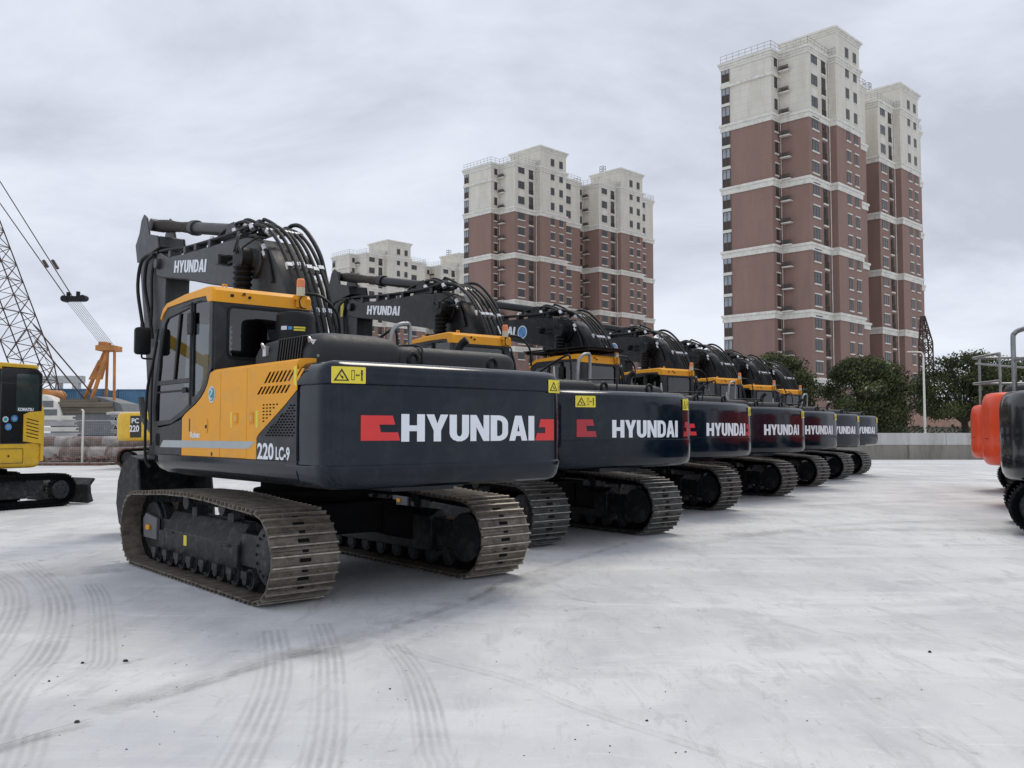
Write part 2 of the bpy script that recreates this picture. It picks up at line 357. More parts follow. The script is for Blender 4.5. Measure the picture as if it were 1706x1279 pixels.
def wrapped(loops_list, at, off, name, m, parent, label=None, step=.035, th=0):
    bm = bmesh.new()
    for loops in loops_list:
        L = [[Vector((p[0], p[1], 0)) for p in l] for l in loops]; tr = tessellate_polygon(L); fl = [p for l in L for p in l]
        vs = [bm.verts.new(p) for p in fl]
        for t in tr:
            try: bm.faces.new([vs[i] for i in t])
            except ValueError: pass
    xs = [v.co.x for v in bm.verts]; x = min(xs)+step
    while x < max(xs):
        g = bm.verts[:]+bm.edges[:]+bm.faces[:]
        bmesh.ops.bisect_plane(bm, geom=g, plane_co=(x, 0, 0), plane_no=(1, 0, 0)); x += step
    for v in bm.verts: v.co = at(v.co.x, v.co.y, off)
    me = bpy.data.meshes.new(name); bm.to_mesh(me); bm.free(); me.materials.append(MT[m])
    o = bpy.data.objects.new(name, me); COL.objects.link(o); o.parent = parent
    if label: o['label'] = label
    return o
def counterweight(root, half, prof, mats='navy', flat_top=2.17):
    O, N, at = cw_surface(half); mb = MB(); rings = []
    for z, ins in prof:
        ring = []
        for i, (p, q) in enumerate(zip(O, N)):
            e = 1 if 3 < i < len(O)-4 else (min(i, len(O)-1-i))/4
            ring.append(Vector((p.x-q.x*ins, p.y-q.y*ins, z)))
        ring += [Vector((-1.45, -1.0, z)), Vector((-1.45, 1.0, z))]
        rings.append(ring)
    mb.loft(rings)
    o = mb.build('counterweight', mats, root, smooth=28)
    return o, at
def warning_label(cw, at, s1, s0, z0, z1, detail=True):
    W = s1-s0; H = z1-z0
    o = wrapped([[rrect(s0, z0, s1, z1, .008)]], at, .0025, 'warning_label', 'yel', cw)
    # triangle with figure, body outline, arrow and person
    X = lambda f: s1-f*W
    Z = lambda f: z0+f*H
    L = [[[(X(.06), Z(.14)), (X(.50), Z(.14)), (X(.28), Z(.88))], [(X(.13), Z(.21)), (X(.43), Z(.21)), (X(.28), Z(.72))]],
         [circ(X(.30), Z(.36), .010, 8)], [[(X(.22), Z(.52)), (X(.25), Z(.52)), (X(.34), Z(.28)), (X(.30), Z(.27))]],
         [[(X(.56), Z(.2)), (X(.66), Z(.2)), (X(.66), Z(.8)), (X(.56), Z(.8))], [(X(.575), Z(.24)), (X(.645), Z(.24)), (X(.645), Z(.76)), (X(.575), Z(.76))]],
         [[(X(.70), Z(.47)), (X(.80), Z(.47)), (X(.80), Z(.53)), (X(.70), Z(.53))]], [[(X(.685), Z(.5)), (X(.72), Z(.42)), (X(.72), Z(.58))]], [[(X(.815), Z(.5)), (X(.785), Z(.42)), (X(.785), Z(.58))]],
         [circ(X(.88), Z(.76), .010, 8)], [[(X(.845), Z(.68)), (X(.915), Z(.68)), (X(.90), Z(.42)), (X(.91), Z(.16)), (X(.885), Z(.16)), (X(.88), Z(.36)), (X(.87), Z(.16)), (X(.85), Z(.16)), (X(.86), Z(.42))]]]
    wrapped(L, at, .0045, 'pictogram', 'blkdecal', cw)
    return o
def red_left(s1, s0, z0, z1):   # notch opens to the right
    W = s1-s0; H = z1-z0
    return [[(s1, z0), (s0, z0), (s0+.06*W, z0+.33*H), (s0+.5*W, z0+.33*H), (s0+.54*W, z0+.64*H), (s0+.13*W, z0+.64*H), (s0+.2*W, z1), (s1, z1)]]
def red_right(s1, s0, z0, z1):
    W = s1-s0; H = z1-z0
    return [[(s0, z0), (s1, z0), (s1-.10*W, z0+.34*H), (s0+.48*W, z0+.34*H), (s0+.48*W, z0+.62*H), (s1-.20*W, z0+.62*H), (s1-.28*W, z1), (s0, z1)]]

# ================================================================== boom group
def boom_group(root, bm_='boom', text='boom_lettering', yoff=-.04):
    hw = .235; y0, y1 = yoff-hw, yoff+hw
    out = [(4.74, 4.31), (4.78, 4.12), (4.75, 3.96), (4.56, 3.91), (4.26, 3.86), (3.53, 3.745), (2.61, 3.56), (1.87, 3.43), (1.35, 3.29), (1.02, 3.02), (.80, 2.62), (.62, 2.15), (.48, 1.72), (.30, 1.58), (.10, 1.62), (.0, 1.80),
           (.04, 2.15), (.14, 2.55), (.27, 2.92), (.42, 3.22), (.62, 3.52), (.84, 3.76), (1.12, 3.94), (1.5, 4.03), (2.1, 4.08), (2.83, 4.11), (3.77, 4.15), (4.3, 4.19), (4.6, 4.30)]
    b = MB(); b.prism(out, y0, y1); bo = b.build('boom', bm_, root, bevel=.02)
    # side flanges, bosses
    d = MB()
    d.cyl((4.63, y0-.012, 4.13), (4.63, y1+.012, 4.13), .09, n=20); d.build('tip_pin', bm_, bo); d = MB(); d.cyl((.25, y0-.05, 1.78), (.25, y1+.05, 1.78), .14, n=20); d.build('foot_pin', bm_, bo); d = MB()
    d.cyl((1.22, y0-.22, 3.70), (1.22, y1+.22, 3.70), .135, n=24); d.cyl((1.22, y0-.05, 3.70), (1.22, y1+.05, 3.70), .24, .24, n=24)
    d.build('boom_boss', bm_, bo, bevel=.01); d = MB(); d.bb((2.0, yoff-.139, 4.08), (2.4, yoff+.139, 4.2))
    d.prism([(1.9, 4.08), (2.5, 4.1), (2.32, 4.36), (2.14, 4.36)], yoff+.10, yoff+.14); d.prism([(1.9, 4.08), (2.5, 4.1), (2.32, 4.36), (2.14, 4.36)], yoff-.14, yoff-.10)
    d.build('cylinder_bracket', bm_, bo, bevel=.01)
    # lettering on the left face
    fn = lambda x, z, dd: (x, y1+.003, z)
    m = MB(); ang = R(6)
    A = Vector((4.0, 0, 3.91)); 
    for lo in word_loops('HYUNDAI', 0, 1.2, 0, .18, slant=.12):
        m.plate([[(A.x-(p[0]), A.z+p[1]+(-.125)*p[0]) for p in l] for l in lo], fn)
    m.build('lettering', 'white', bo, smooth=0)
    # boom cylinders with bellows
    for s in (1, -1):
        y = yoff+s*.40; m = MB()
        top = Vector((1.22, y, 3.70)); base = Vector((1.30, y, 1.35)); dr = (base-top).normalized()
        m.cyl(top-Vector((0, .07, 0)), top+Vector((0, .07, 0)), .14, n=20)
        pts = [top+dr*(.08+i*.035) for i in range(40)]
        m.tube(pts, lambda t: .095+.030*(1 if int(t*39.5) % 2 else 0)*(1 if t < 1 else 0), n=12, smooth=False)
        m.cyl(top+dr*1.45, base, .085, n=14, k=1)
        m.build('boom_cylinder', ['black', bm_], root, smooth=50)
    # arm cylinder on top
    m = MB(); P0 = Vector((5.42, yoff, 4.90)); P1 = Vector((2.22, yoff, 4.27)); dr = (P1-P0).normalized()
    m.cyl(P0-Vector((0, .11, 0)), P0+Vector((0, .11, 0)), .10, n=20, k=1)
    pts = [P0+dr*(.06+i*.06) for i in range(26)]
    m.tube(pts, lambda t: .088+.006*math.sin(t*97)+.012*math.sin(t*7), n=12, k=0, smooth=False)
    m.cyl(P0+dr*1.58, P0+dr*1.72, .115, n=20, k=1); m.cyl(P0+dr*1.72, P1-dr*.1, .088, n=20, k=1); m.cyl(P1-Vector((0, .1, 0)), P1+Vector((0, .1, 0)), .10, n=18, k=1)
    m.build('arm_cylinder', ['rod', bm_], root, smooth=50)
    # hoses over the back of the boom
    hp = [(.02, 2.20), (.02, 2.6), (.17, 2.98), (.33, 3.30), (.54, 3.60), (.78, 3.85), (1.10, 4.05), (1.50, 4.14)]
    hs = MB()
    for i, y in enumerate((.17, .09, 0., -.09, -.17, -.25)):
        y += yoff+.03; k = random.uniform(-.015, .02)
        P = [(x-.05-abs(k), y, z+.04+k) for x, z in hp]
        if i == 0: P += [(2.0, y, 4.17), (2.83, y, 4.20), (3.77, y-.03, 4.26), (4.5, y, 4.33), (4.92, y, 4.33)]
        elif i == 1: P += [(2.0, y, 4.16), (2.83, y+.03, 4.19), (3.77, y+.03, 4.235), (4.5, y+.05, 4.32), (4.86, y+.08, 4.28), (4.98, y+.1, 4.0), (4.9, y+.12, 3.5), (4.95, y+.12, 3.1)]
        else: P += [(1.8, y, 4.16), (2.15, y, 4.17)]
        hs.tube(P, .023, n=8)
    # loops standing above the knee
    for y, h, xa in ((.10, .16, 2.45), (.02, .20, 2.15), (-.12, .17, 2.5), (-.22, .24, 2.0)):
        hs.tube([(1.40, y+yoff, 4.12), (1.62, y+yoff, 4.14+h*.55), (1.95, y+yoff, 4.17+h), (xa, y+yoff, 4.16+h*.95), (xa+.25, y+yoff, 4.16+h*.55), (xa+.1, y+yoff, 4.22)], .023, n=8)
    # outer high arc on the right side
    hs.tube([(1.55, -.30, 4.10), (1.30, -.33, 4.22), (.98, -.34, 4.12), (.62, -.35, 3.78), (.45, -.35, 3.45), (.30, -.34, 3.05), (.22, -.33, 2.6), (.30, -.33, 2.2)], .028, n=8)
    hs.tube([(1.35, .21, 4.02), (1.15, .22, 3.98), (.95, .22, 3.84), (.80, .22, 3.6), (.70, .22, 3.35)], .022, n=8)
    hs.tube([(1.22, .45, 3.75), (1.35, .36, 4.0), (1.5, .25, 4.05)], .012, n=6); hs.tube([(1.30, .45, 3.78), (1.42, .34, 4.0), (1.55, .25, 4.06)], .012, n=6); hs.tube([(1.15, .42, 3.80), (.95, .30, 3.92), (.85, .24, 3.9)], .012, n=6)
    # hoses at the stick
    hs.tube([(4.80, .22, 4.30), (5.05, .24, 4.2), (5.12, .24, 3.85), (4.95, .22, 3.4), (4.85, .2, 3.0)], .028, n=8)
    hs.tube([(4.70, .18, 4.32), (5.3, .22, 4.30), (5.48, .23, 3.9), (5.32, .22, 3.4), (5.1, .2, 2.9)], .028, n=8)
    # loose hoses at the boom foot
    for i in range(4): hs.tube([(.05, -.05-.08*i, 2.25), (-.25-.05*i, -.1-.1*i, 2.45), (-.35, -.2-.1*i, 2.2), (-.3, -.3-.08*i, 1.95)], .03, n=8)
    hs.build('hydraulic_hoses', 'rubber', root, smooth=60)
    for k_, (x, z, dx, dz) in enumerate(((.46, 3.50, .55, .83), (.98, 3.97, .85, .5), (.16, 2.92, .4, .92))):
        t = Vector((dx, 0, dz)).normalized(); nr = Vector((-t.z, 0, t.x)); rot = Matrix((t, Vector((0, 1, 0)), nr)).transposed()
        for y in (.17, .09, 0., -.09, -.17, -.25):
            c = Vector((x, y+yoff+.03, z))+nr*.075+t*random.uniform(-.04, .04); cl = MB(); cl.box(c, (.055, .07, .035), 0, rot); cl.cyl(c-t*.05-nr*.03, c+t*.05-nr*.03, .032, n=8); cl.build('hose_clamp', 'silver', root)
    for x, y, z in ((.88, .22, 3.72), (.90, .22, 3.80), (1.35, .18, 4.14), (1.38, .0, 4.15), (.50, -.35, 3.56), (.54, -.35, 3.63), (2.0, .12, 4.2), (2.7, .14, 4.2)): cl = MB(); cl.cyl((x, y, z-.03), (x+.05, y, z+.035), .036, n=8); cl.build('hose_clamp', 'silver', root)
    for x, z in ((4.2, 4.22), (3.6, 4.19), (3.2, 4.17), (2.7, 4.14), (1.75, 4.10)): pb = MB(); pb.box((x, yoff+.16, z), (.09, .16, .10)); pb.build('pipe_bracket', bm_, bo, bevel=.006)
    for q in range(9): pb = MB(); pb.box((1.5+random.uniform(-.25, .5), yoff+random.uniform(-.2, .2), 4.15+random.uniform(0, .06)), (.08, .05, .06)); pb.build('hose_fitting', bm_, bo, bevel=.006)
    # work light on the left of the knee
    m = MB(); m.box((1.80, .36, 3.76), (.10, .20, .14)); m.box((1.55, .33, 3.72), (.42, .03, .03)); m.box((1.745, .36, 3.76), (.02, .16, .10), 1)
    m.build('work_light', [bm_, 'black'], root, bevel=.01)
    # stick
    st = [(5.30, 5.00), (5.42, 5.03), (5.52, 4.97), (5.60, 4.78), (5.76, 4.60), (5.66, 4.25), (5.55, 3.8), (5.38, 3.2), (5.05, 1.5), (4.98, 1.12), (4.84, 1.08), (4.74, 1.25), (4.62, 2.2), (4.50, 3.2), (4.47, 3.97), (4.7, 4.05), (4.98, 4.35), (4.72, 4.42), (4.78, 4.60), (5.18, 4.68)]
    m = MB(); m.prism([p for p in st if p[1] < 4.62 or p[0] > 5.7]+[(4.72, 4.42)][:0], yoff-.185, yoff+.185)
    for s in (-1, 1): m.prism([(5.28, 4.97), (5.42, 5.05), (5.54, 4.97), (5.62, 4.78), (5.80, 4.60), (5.70, 4.30), (4.72, 4.40), (4.78, 4.60), (5.15, 4.68)], yoff+s*.19, yoff+s*.22)
    m.cyl((4.63, yoff-.3, 4.13), (4.63, yoff+.3, 4.13), .08, n=16)
    so_ = m.build('stick', bm_, root, bevel=.012)
    m = MB(); m.cyl((5.80, yoff, 4.35), (5.68, yoff, 3.0), .075, n=14); m.cyl((5.68, yoff, 3.0), (5.60, yoff, 2.1), .04, n=12, k=1); m.build('bucket_cylinder', [bm_, 'silver'], root)
    m = MB(); m.box((5.62, yoff+.1, 3.05), (.25, .08, .06)); m.box((5.58, yoff+.12, 3.25), (.10, .10, .12)); m.build('stick_lug', bm_, so_)
    # linkage and bucket (open side towards the machine)
    m = MB(); m.tube([(5.02, .1, 1.55), (5.45, .1, 1.75), (5.6, .1, 2.1)], .05, n=8, smooth=False); m.tube([(5.02, -.2, 1.55), (5.45, -.2, 1.75), (5.6, -.2, 2.1)], .05, n=8, smooth=False); m.tube([(5.6, -.04, 2.1), (5.4, -.04, 1.4)], .05, n=8)
    m.build('bucket_link', bm_, root)
    m = MB(); yb = .56
    sidep = [(4.46, 1.16), (4.80, 1.20), (5.12, 1.08), (5.32, .80), (5.38, .45), (5.24, .16), (4.95, .02), (4.55, .01), (4.20, .06), (4.30, .60)]
    for s in (-1, 1): m.prism(sidep, yoff+s*yb, yoff+s*(yb-.03))
    shell = [(4.46, 1.16), (4.80, 1.20), (5.12, 1.08), (5.32, .80), (5.38, .45), (5.24, .16), (4.95, .02), (4.55, .01), (4.20, .04)]
    inn = [(p[0]-.03*(1 if p[0] > 4.9 else 0), p[1]+(-.03 if p[1] > .9 else .03 if p[1] < .3 else 0)) for p in shell]
    m.prism(shell+inn[::-1], yoff-yb, yoff+yb)
    for s in (-.16, .12): m.prism([(4.62, 1.16), (4.72, 1.40), (4.98, 1.42), (5.12, 1.05)], s, s+.04)
    for i in range(5): y = yoff-.48+i*.24; m.prism([(4.22, .01), (3.98, .02), (3.98, .04), (4.22, .09)], y-.04, y+.04)
    m.prism([(4.20, .06), (4.46, 1.16), (4.40, 1.16), (4.13, .06)], yoff+yb-.005, yoff+yb+.02)
    m.build('bucket', 'frame', root, bevel=.008)
    return bo

# ================================================================== the excavator
def excavator(first):
    root = thing('excavator', '', 'excavator')
    undercarriage(root, 'shoe' if first else 'shoed')
    bp = 'boom' if first else 'boomdark'
    # deck with rounded skirts
    m = MB()
    sec = [(1.365, 1.30), (1.365, 1.20), (1.34, 1.13), (1.27, 1.085), (1.15, 1.07), (.36, 1.07), (.36, 1.30)]
    for s in (1, -1):
        x1 = 1.28 if s > 0 else 1.75; rings = []
        for x, t in ((-2.19, 0), (x1-.28, 0), (x1-.12, .10), (x1-.03, .30), (x1, .62)):
            rings.append([Vector((x, s*a, b+(1.30-b)*t)) for a, b in sec])
        m.loft(rings)
    m.bb((-2.15, -.36, 1.0), (.75, .36, 1.28))
    m.build('deck', 'navy', root, smooth=40)
    m = MB()
    for s in (.27, -.35): m.prism([(-.9, 1.25), (.75, 1.25), (.62, 1.55), (.36, 1.95), (.16, 1.98), (.0, 1.8), (-.5, 1.5)], s, s+.05)
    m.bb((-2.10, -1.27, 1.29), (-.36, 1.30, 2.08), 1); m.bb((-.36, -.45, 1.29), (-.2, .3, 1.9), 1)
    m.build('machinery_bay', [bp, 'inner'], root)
    m = MB(); m.bb((-.36, -1.34, 1.305), (.72, -.48, 2.02)); m.bb((.73, -1.32, 1.305), (1.7, -.62, 1.72)); m.build('fuel_tank', 'slate', root, bevel=.04)
    # right side panel
    m = MB(); m.bb((-1.95, -1.345, 1.31), (-.37, -1.325, 2.10)); m.build('side_panel', 'orange', root, bevel=.01)
    # left orange doors, three panels with seams
    def panel(name, outer, holes, mt, th=.018, parent=root, off=0, lab=None, bev=.006):
        q = MB(); q.plate([outer]+holes, lambda x, z, d: (x, 1.352+off+d, z), th); return q.build(name, mt, parent, bevel=bev, smooth=30, label=lab)
    slot = lambda x0, z0, x1, z1, wd: [(x0, z0), (x0+wd, z0), (x1+wd, z1), (x1, z1)]
    panel('side_door', [(.455, 1.305), (.455, 1.71), (.36, 1.755), (.23, 1.80), (.08, 1.85), (-.06, 1.915), (-.16, 1.98), (-.235, 2.06), (-.29, 2.16), (-.33, 2.175), (-.562, 2.165), (-.562, 1.305)], [], 'orange')
    panel('side_door', [(-.572, 1.305), (-.572, 2.165), (-1.182, 2.165), (-1.182, 1.305)], [], 'orange')
    ven = []
    for i in range(9):
        x = -1.60-i*.078
        ven.append(slot(x+.06, 2.005, x-.055, 2.105, -.044)); 
        if i < 8: ven.append(slot(x+.20, 1.905, x+.115, 1.975, -.044))
    for r_, cnt in enumerate((5, 4, 3, 3, 2, 1)):
        for c in range(cnt): x = -1.52-c*.068; z = 1.80-r_*.03; ven.append(rrect(x-.045, z, x, z+.013, .004, 1))
    panel('side_door', [(-1.192, 1.305), (-1.192, 2.165), (-2.19, 2.165), (-2.19, 1.925), (-1.95, 1.79), (-1.44, 1.535), (-1.40, 1.50), (-1.40, 1.305)], ven, 'orange', th=.006, off=.012, bev=.0015)
    gr = []
    for r_ in range(16):
        z = 1.52+r_*.024
        for c in range(11):
            x = -1.47-c*.062-(r_ % 2)*.031
            if x > -2.14 and z < 1.46+(-1.40-x)*.53-.02: gr.append(rrect(x-.042, z, x, z+.013, .004, 1))
    panel('grille_panel', [(-1.41, 1.305), (-1.41, 1.495), (-1.45, 1.53), (-1.96, 1.785), (-2.19, 1.915), (-2.19, 1.305)], gr, 'slate')
    panel('step_panel', [(1.29, 1.305), (1.29, 1.60), (.80, 1.635), (.465, 1.70), (.465, 1.305)], [rrect(1.12, 1.40, 1.24, 1.54, .03)], 'slate')
    # rounded shoulder above the doors
    m = MB(); rings = []
    for x in (-2.20, -1.2, -.36): rings.append([Vector((x, a, b)) for a, b in ((1.368, 2.168), (1.36, 2.185), (1.32, 2.20), (1.25, 2.205), (1.19, 2.205), (1.19, 2.1), (1.345, 2.1))])
    m.loft(rings); m.build('shoulder_panel', 'orange', root, smooth=50)
    # silver stripe and small things on the doors
    dq = lambda outer, mt, name, off=.0195, lab=None, holes=(): (lambda q: (q.plate([outer]+list(holes), lambda x, z, d: (x, 1.352+off, z)), q.build(name, mt, root, smooth=0, label=lab))[1])(MB())
    dq([(1.00, 1.465), (1.10, 1.385), (-1.24, 1.40), (-1.385, 1.47)], 'stripe', 'stripe')
    for x in (-.95, -1.30):
        q = MB(); q.plate([rrect(x-.045, 1.635, x+.045, 1.745, .01), rrect(x-.037, 1.643, x+.037, 1.737, .01)], SIDE, .004, 0)
        q.plate([rrect(x-.03, 1.65, x+.03, 1.73, .01)], SIDE, .006, 1); q.plate([circ(x, 1.69, .013, 10)], lambda a, b, d: (a, 1.3795+d, b), .003, 2)
        q.build('door_latch', ['orange', 'orange', 'silver'], root, bevel=.002)
    dq(rrect(-.855, 1.60, -.815, 1.755, .005), 'yel', 'instruction_label'); dq(rrect(-1.43, 1.60, -1.385, 1.755, .005), 'yel', 'instruction_label')
    q = MB(); q.plate([circ(-.23, 1.62, .035, 16, .075)], SIDE, .004, 0); q.plate([rrect(-.25, 1.595, -.21, 1.63, .004)], lambda a, b, d: (a, 1.377+d, b), .003, 1); q.build('door_lock', ['orange', 'black'], root)
    dq(rrect(.215, 1.56, .245, 1.70, .004), 'rust', 'hinge'); dq(circ(-.37, 1.335, .022, 10), 'black', 'door_plug')
    if first:
        for ri, (rad, mt) in enumerate(((.085, 'pale'), (.070, 'teal'))): dq(circ(-.35, 1.94, rad, 24), mt, 'round_sticker', .0205+ri*.002)
        q = MB(); q.tube([(-.32, 1.3785, 1.985), (-.35, 1.3785, 1.99), (-.38, 1.3785, 1.965), (-.35, 1.3785, 1.94), (-.32, 1.3785, 1.915), (-.35, 1.3785, 1.89), (-.385, 1.3785, 1.90)], .009, n=6); q.build('emblem', 'pale', root)
        text_mesh('Robex', .085, lambda x, y: (.20-x*1.15, 1.3725, 1.50+y), .004).build('lettering', 'white', root, smooth=0)
        text_mesh('220', .20, lambda x, y: (-1.43-x, 1.3725, 1.315+y), .006, 1.12).build('lettering', 'white', root, smooth=0)
        text_mesh('LC-9', .155, lambda x, y: (-1.80-x, 1.3725, 1.315+y), .005, .88).build('lettering', 'white', root, smooth=0)
    # ---------------- counterweight
    if first:
        prof = [(1.065, .22), (1.075, .12), (1.10, .06), (1.14, .03), (1.20, .012), (1.262, .0), (1.272, .003), (1.280, .014), (1.30, .017), (1.6, .013), (1.93, .017), (1.955, .018), (1.965, .002), (1.985, .0), (2.06, .008), (2.11, .03), (2.15, .075), (2.165, .13), (2.172, .25)]
        cw, at = counterweight(root, CW_A, prof); t0 = -.014
        for lo in (word_loops('HYUNDAI', .665, -.905, 1.475, 1.715),): wrapped(lo, at, t0+.0035, 'lettering', 'white', cw)
        wrapped([red_left(1.055, .675, 1.485, 1.70)], at, t0+.003, 'red_mark', 'red', cw); wrapped([red_right(-.915, -1.20, 1.475, 1.685)], at, t0+.003, 'red_mark', 'red', cw)
        warning_label(cw, at, 1.32, 1.02, 1.965, 2.105); warning_label(cw, at, -1.10, -1.385, 1.95, 2.08)
        # striped yellow corner sticker beside the side door
        dq([(-2.13, 2.13), (-2.185, 2.13), (-2.185, 1.95), (-2.13, 1.98)], 'yel', 'corner_sticker')
    else:
        prof = [(1.065, .20), (1.075, .11), (1.10, .05), (1.14, .02), (1.20, .005), (1.44, .0), (1.447, .0), (1.453, .009), (1.47, .010), (1.9, .010), (1.99, .012), (2.05, .03), (2.085, .065), (2.105, .11), (2.115, .2)]
        cw, at = counterweight(root, CW_B, prof); t0 = -.0095
        wrapped(word_loops('HYUNDAI', .55, -.80, 1.48, 1.715), at, t0+.0035, 'lettering', 'white', cw)
        warning_label(cw, at, -.93, -1.13, 1.87, 2.03)
    eyes = ((.27, -2.32), (-.70, -2.30)) if first else ((.35, -2.2), (-.55, -2.2))
    zt = 2.172 if first else 2.115
    for y, x in eyes:
        q = MB(); q.tube([(x-.035, y+math.cos(a)*.055, zt+.055+math.sin(a)*.062) for a in [2*PI*i/16 for i in range(16)]], .022, n=8, smooth=False, closed=True); q.box((x-.03, y, zt), (.09, .14, .02)); q.build('lifting_eye', 'black', cw)
    # ---------------- engine hood
    m = MB(); dz = 0 if first else -.10
    def hump(ya, yb, xa, xb, z0, z1, r=.10):
        rings = []
        for zz_, ins in ((z0, 0), (z1-r, .0), (z1-r*.55, r*.15), (z1-r*.2, r*.45), (z1, r)):
            rings.append([Vector((p[0], p[1], zz_)) for p in rrect(xa+ins, ya+ins, xb-ins, yb-ins, .12, 4)])
        m.loft(rings)
    if first: hump(.18, 1.16, -2.12, -.82, 2.12, 2.47, .17); hump(-1.22, .30, -2.14, -.85, 2.12, 2.385)
    else: hump(.15, 1.1, -1.95, -.82, 2.05, 2.28); hump(-1.15, .23, -2.02, -.85, 2.05, 2.245)
    m.tube([(-2.145, .02, 2.14), (-2.15, .02, 2.30), (-2.05, .02, 2.40+dz), (-1.5, .02, 2.42+dz), (-1.0, .02, 2.40+dz)], .012, n=6)
    hood = m.build('engine_hood', 'hood', root, smooth=50)
    q = MB(); zh = 2.35 if first else 2.2
    for i in range(10): x = -1.42-i*.052; q.box((x, 1.13 if first else 1.09, zh-.02), (.022, .09, .21 if first else .12), 0, Matrix.Rotation(R(-14), 3, 'Y'))
    q.build('hood_vent', 'black', hood)
    if first:
        for x, y in ((-1.15, 1.17), (-2.0, 1.12)):
            q = MB(); q.box((x, y, 2.34), (.07, .03, .10)); q.tube([(x-.03, y+.02, 2.37), (x, y+.04, 2.41), (x+.03, y+.02, 2.37)], .009, n=6); q.build('hood_latch', 'silver', hood)
    q = MB(); q.tube([(-2.1, 1.12, 2.235), (-2.0, 1.06, 2.30), (-1.85, 1.14, 2.235)] if first else [(-1.98, 1.02, 2.1), (-1.93, 1.0, 2.44), (-1.82, .95, 2.1)], .012, n=6, smooth=False); q.build('hood_strut', 'galv', root)
    q = MB(); q.tube([(-1.35, -1.02, 2.33+dz), (-1.35, -1.02, 2.45+dz), (-1.37, -1.04, 2.52+dz), (-1.43, -1.08, 2.58+dz)], .045, n=14); q.build('exhaust_pipe', 'black', root)
    # handrails on the right
    q = MB()
    q.tube([(-.75, -.48, 2.1), (-.75, -.52, 2.60), (-.75, -.58, 2.74), (-.74, -.72, 2.79), (-.72, -.80, 2.72), (-.70, -.80, 2.1)], .026, n=8); q.build('handrail', 'chrome', root, smooth=60)
    q = MB(); q.tube([(.3, -1.3, 2.0), (.3, -1.3, 2.75), (.5, -1.3, 2.85), (1.5, -1.3, 2.4), (1.6, -1.3, 1.7)], .018, n=8); q.tube([(.9, -1.3, 1.72), (.9, -1.3, 2.65)], .016, n=8); q.build('handrail', 'black', root, smooth=60)
    # air cleaner behind the cab
    if first:
        q = MB(); c = (-.75, .65)
        rings = [[Vector((c[0]+.20*math.cos(a)*f, c[1]+.20*math.sin(a)*f, z)) for a in [2*PI*i/28 for i in range(28)]] for z, f in ((2.2, 1), (2.74, 1), (2.77, .97), (2.79, .9), (2.80, .6))]
        q.loft(rings); ac = q.build('air_cleaner', 'black', root, smooth=40)
        for u0, u1, z0, z1, mt in ((.10, .17, 2.60, 2.64, 'pale'), (.045, .085, 2.60, 2.635, 'blue'), (-.09, .03, 2.615, 2.633, 'yel'), (-.085, .03, 2.59, 2.608, 'yel')):
            q = MB(); aa = lambda u: PI-u/.2+R(-24); n_ = 5
            vs = [(c[0]+.203*math.cos(aa(u0+(u1-u0)*i/n_)), c[1]-(-.203)*math.sin(aa(u0+(u1-u0)*i/n_)), z) for z in (z0, z1) for i in range(n_+1)]
            q.add(vs, [(i, i+1, n_+2+i, n_+1+i) for i in range(n_)]); q.build('label', mt, ac)
    # ---------------- cab
    cab = bpy.data.objects.new('cab', None); COL.objects.link(cab); cab.parent = root
    outl = [(1.30, 1.62), (.80, 1.645), (.465, 1.725), (.24, 1.808), (.09, 1.86), (-.05, 1.925), (-.15, 1.99), (-.225, 2.07), (-.28, 2.17), (-.33, 2.21), (-.33, 2.96), (.2, 3.0), (.9, 2.97), (1.04, 2.90), (1.12, 2.78), (1.33, 2.05), (1.36, 1.80)]
    h1 = [(1.22, 2.14), (1.165, 2.42), (1.03, 2.78), (.95, 2.84), (.28, 2.90), (.28, 2.14)]
    h2 = [(1.28, 1.68), (1.30, 1.85), (1.235, 2.09), (.28, 2.09), (.28, 1.86), (.48, 1.785), (.82, 1.695)]
    h3 = [(.185, 1.93), (.185, 2.93), (-.25, 2.92), (-.255, 2.26), (-.19, 2.13), (-.10, 2.04), (.05, 1.95)]
    def sidepl(y0, th, holes, nm, mt='slate'):
        q = MB(); q.plate([outl]+holes, lambda x, z, d: (x, y0+d, z), th); return q.build(nm, mt, cab, bevel=.006, smooth=30)
    sidepl(1.325, .045, [h1, h2, h3], 'side_frame'); sidepl(.28, .03, [h1, h3], 'side_frame')
    for h in (h1, h2, h3):
        q = MB(); q.plate([h], lambda x, z, d: (x, 1.352, z)); q.build('window', 'glass', cab, smooth=0)
    for h in (h1, h3):
        q = MB(); q.plate([h], lambda x, z, d: (x, .29, z)); q.build('window', 'glass', cab, smooth=0)
    q = MB(); q.prism([(.70, 2.12), (.745, 2.12), (.60, 2.86), (.55, 2.86)], 1.355, 1.368); q.bb((.205, 1.371, 1.84), (.217, 1.375, 2.95)); q.bb((.235, 1.371, 1.84), (.243, 1.375, 2.95)); q.bb((.245, 1.36, 2.0), (1.26, 1.368, 2.02)); q.build('door_trim', 'black', cab)
    q = MB(); q.bb((.16, 1.37, 2.60), (.29, 1.40, 2.84)); q.build('door_hinge', 'black', cab, bevel=.015)
    q = MB(); q.bb((.30, 1.37, 1.98), (.42, 1.39, 2.04)); q.build('door_handle', 'black', cab, bevel=.008)
    # rear wall with window
    rw = rrect(.40, 2.33, 1.20, 2.86, .06)
    q = MB(); q.plate([[(.28, 1.75), (1.345, 1.75), (1.345, 2.92), (.28, 2.92)], rw], lambda y, z, d: (-.335+d, y, z), .03); q.build('rear_wall', 'slate', cab, bevel=.01)
    q = MB(); q.plate([rw], lambda y, z, d: (-.325, y, z)); q.build('window', 'glass', cab, smooth=0)
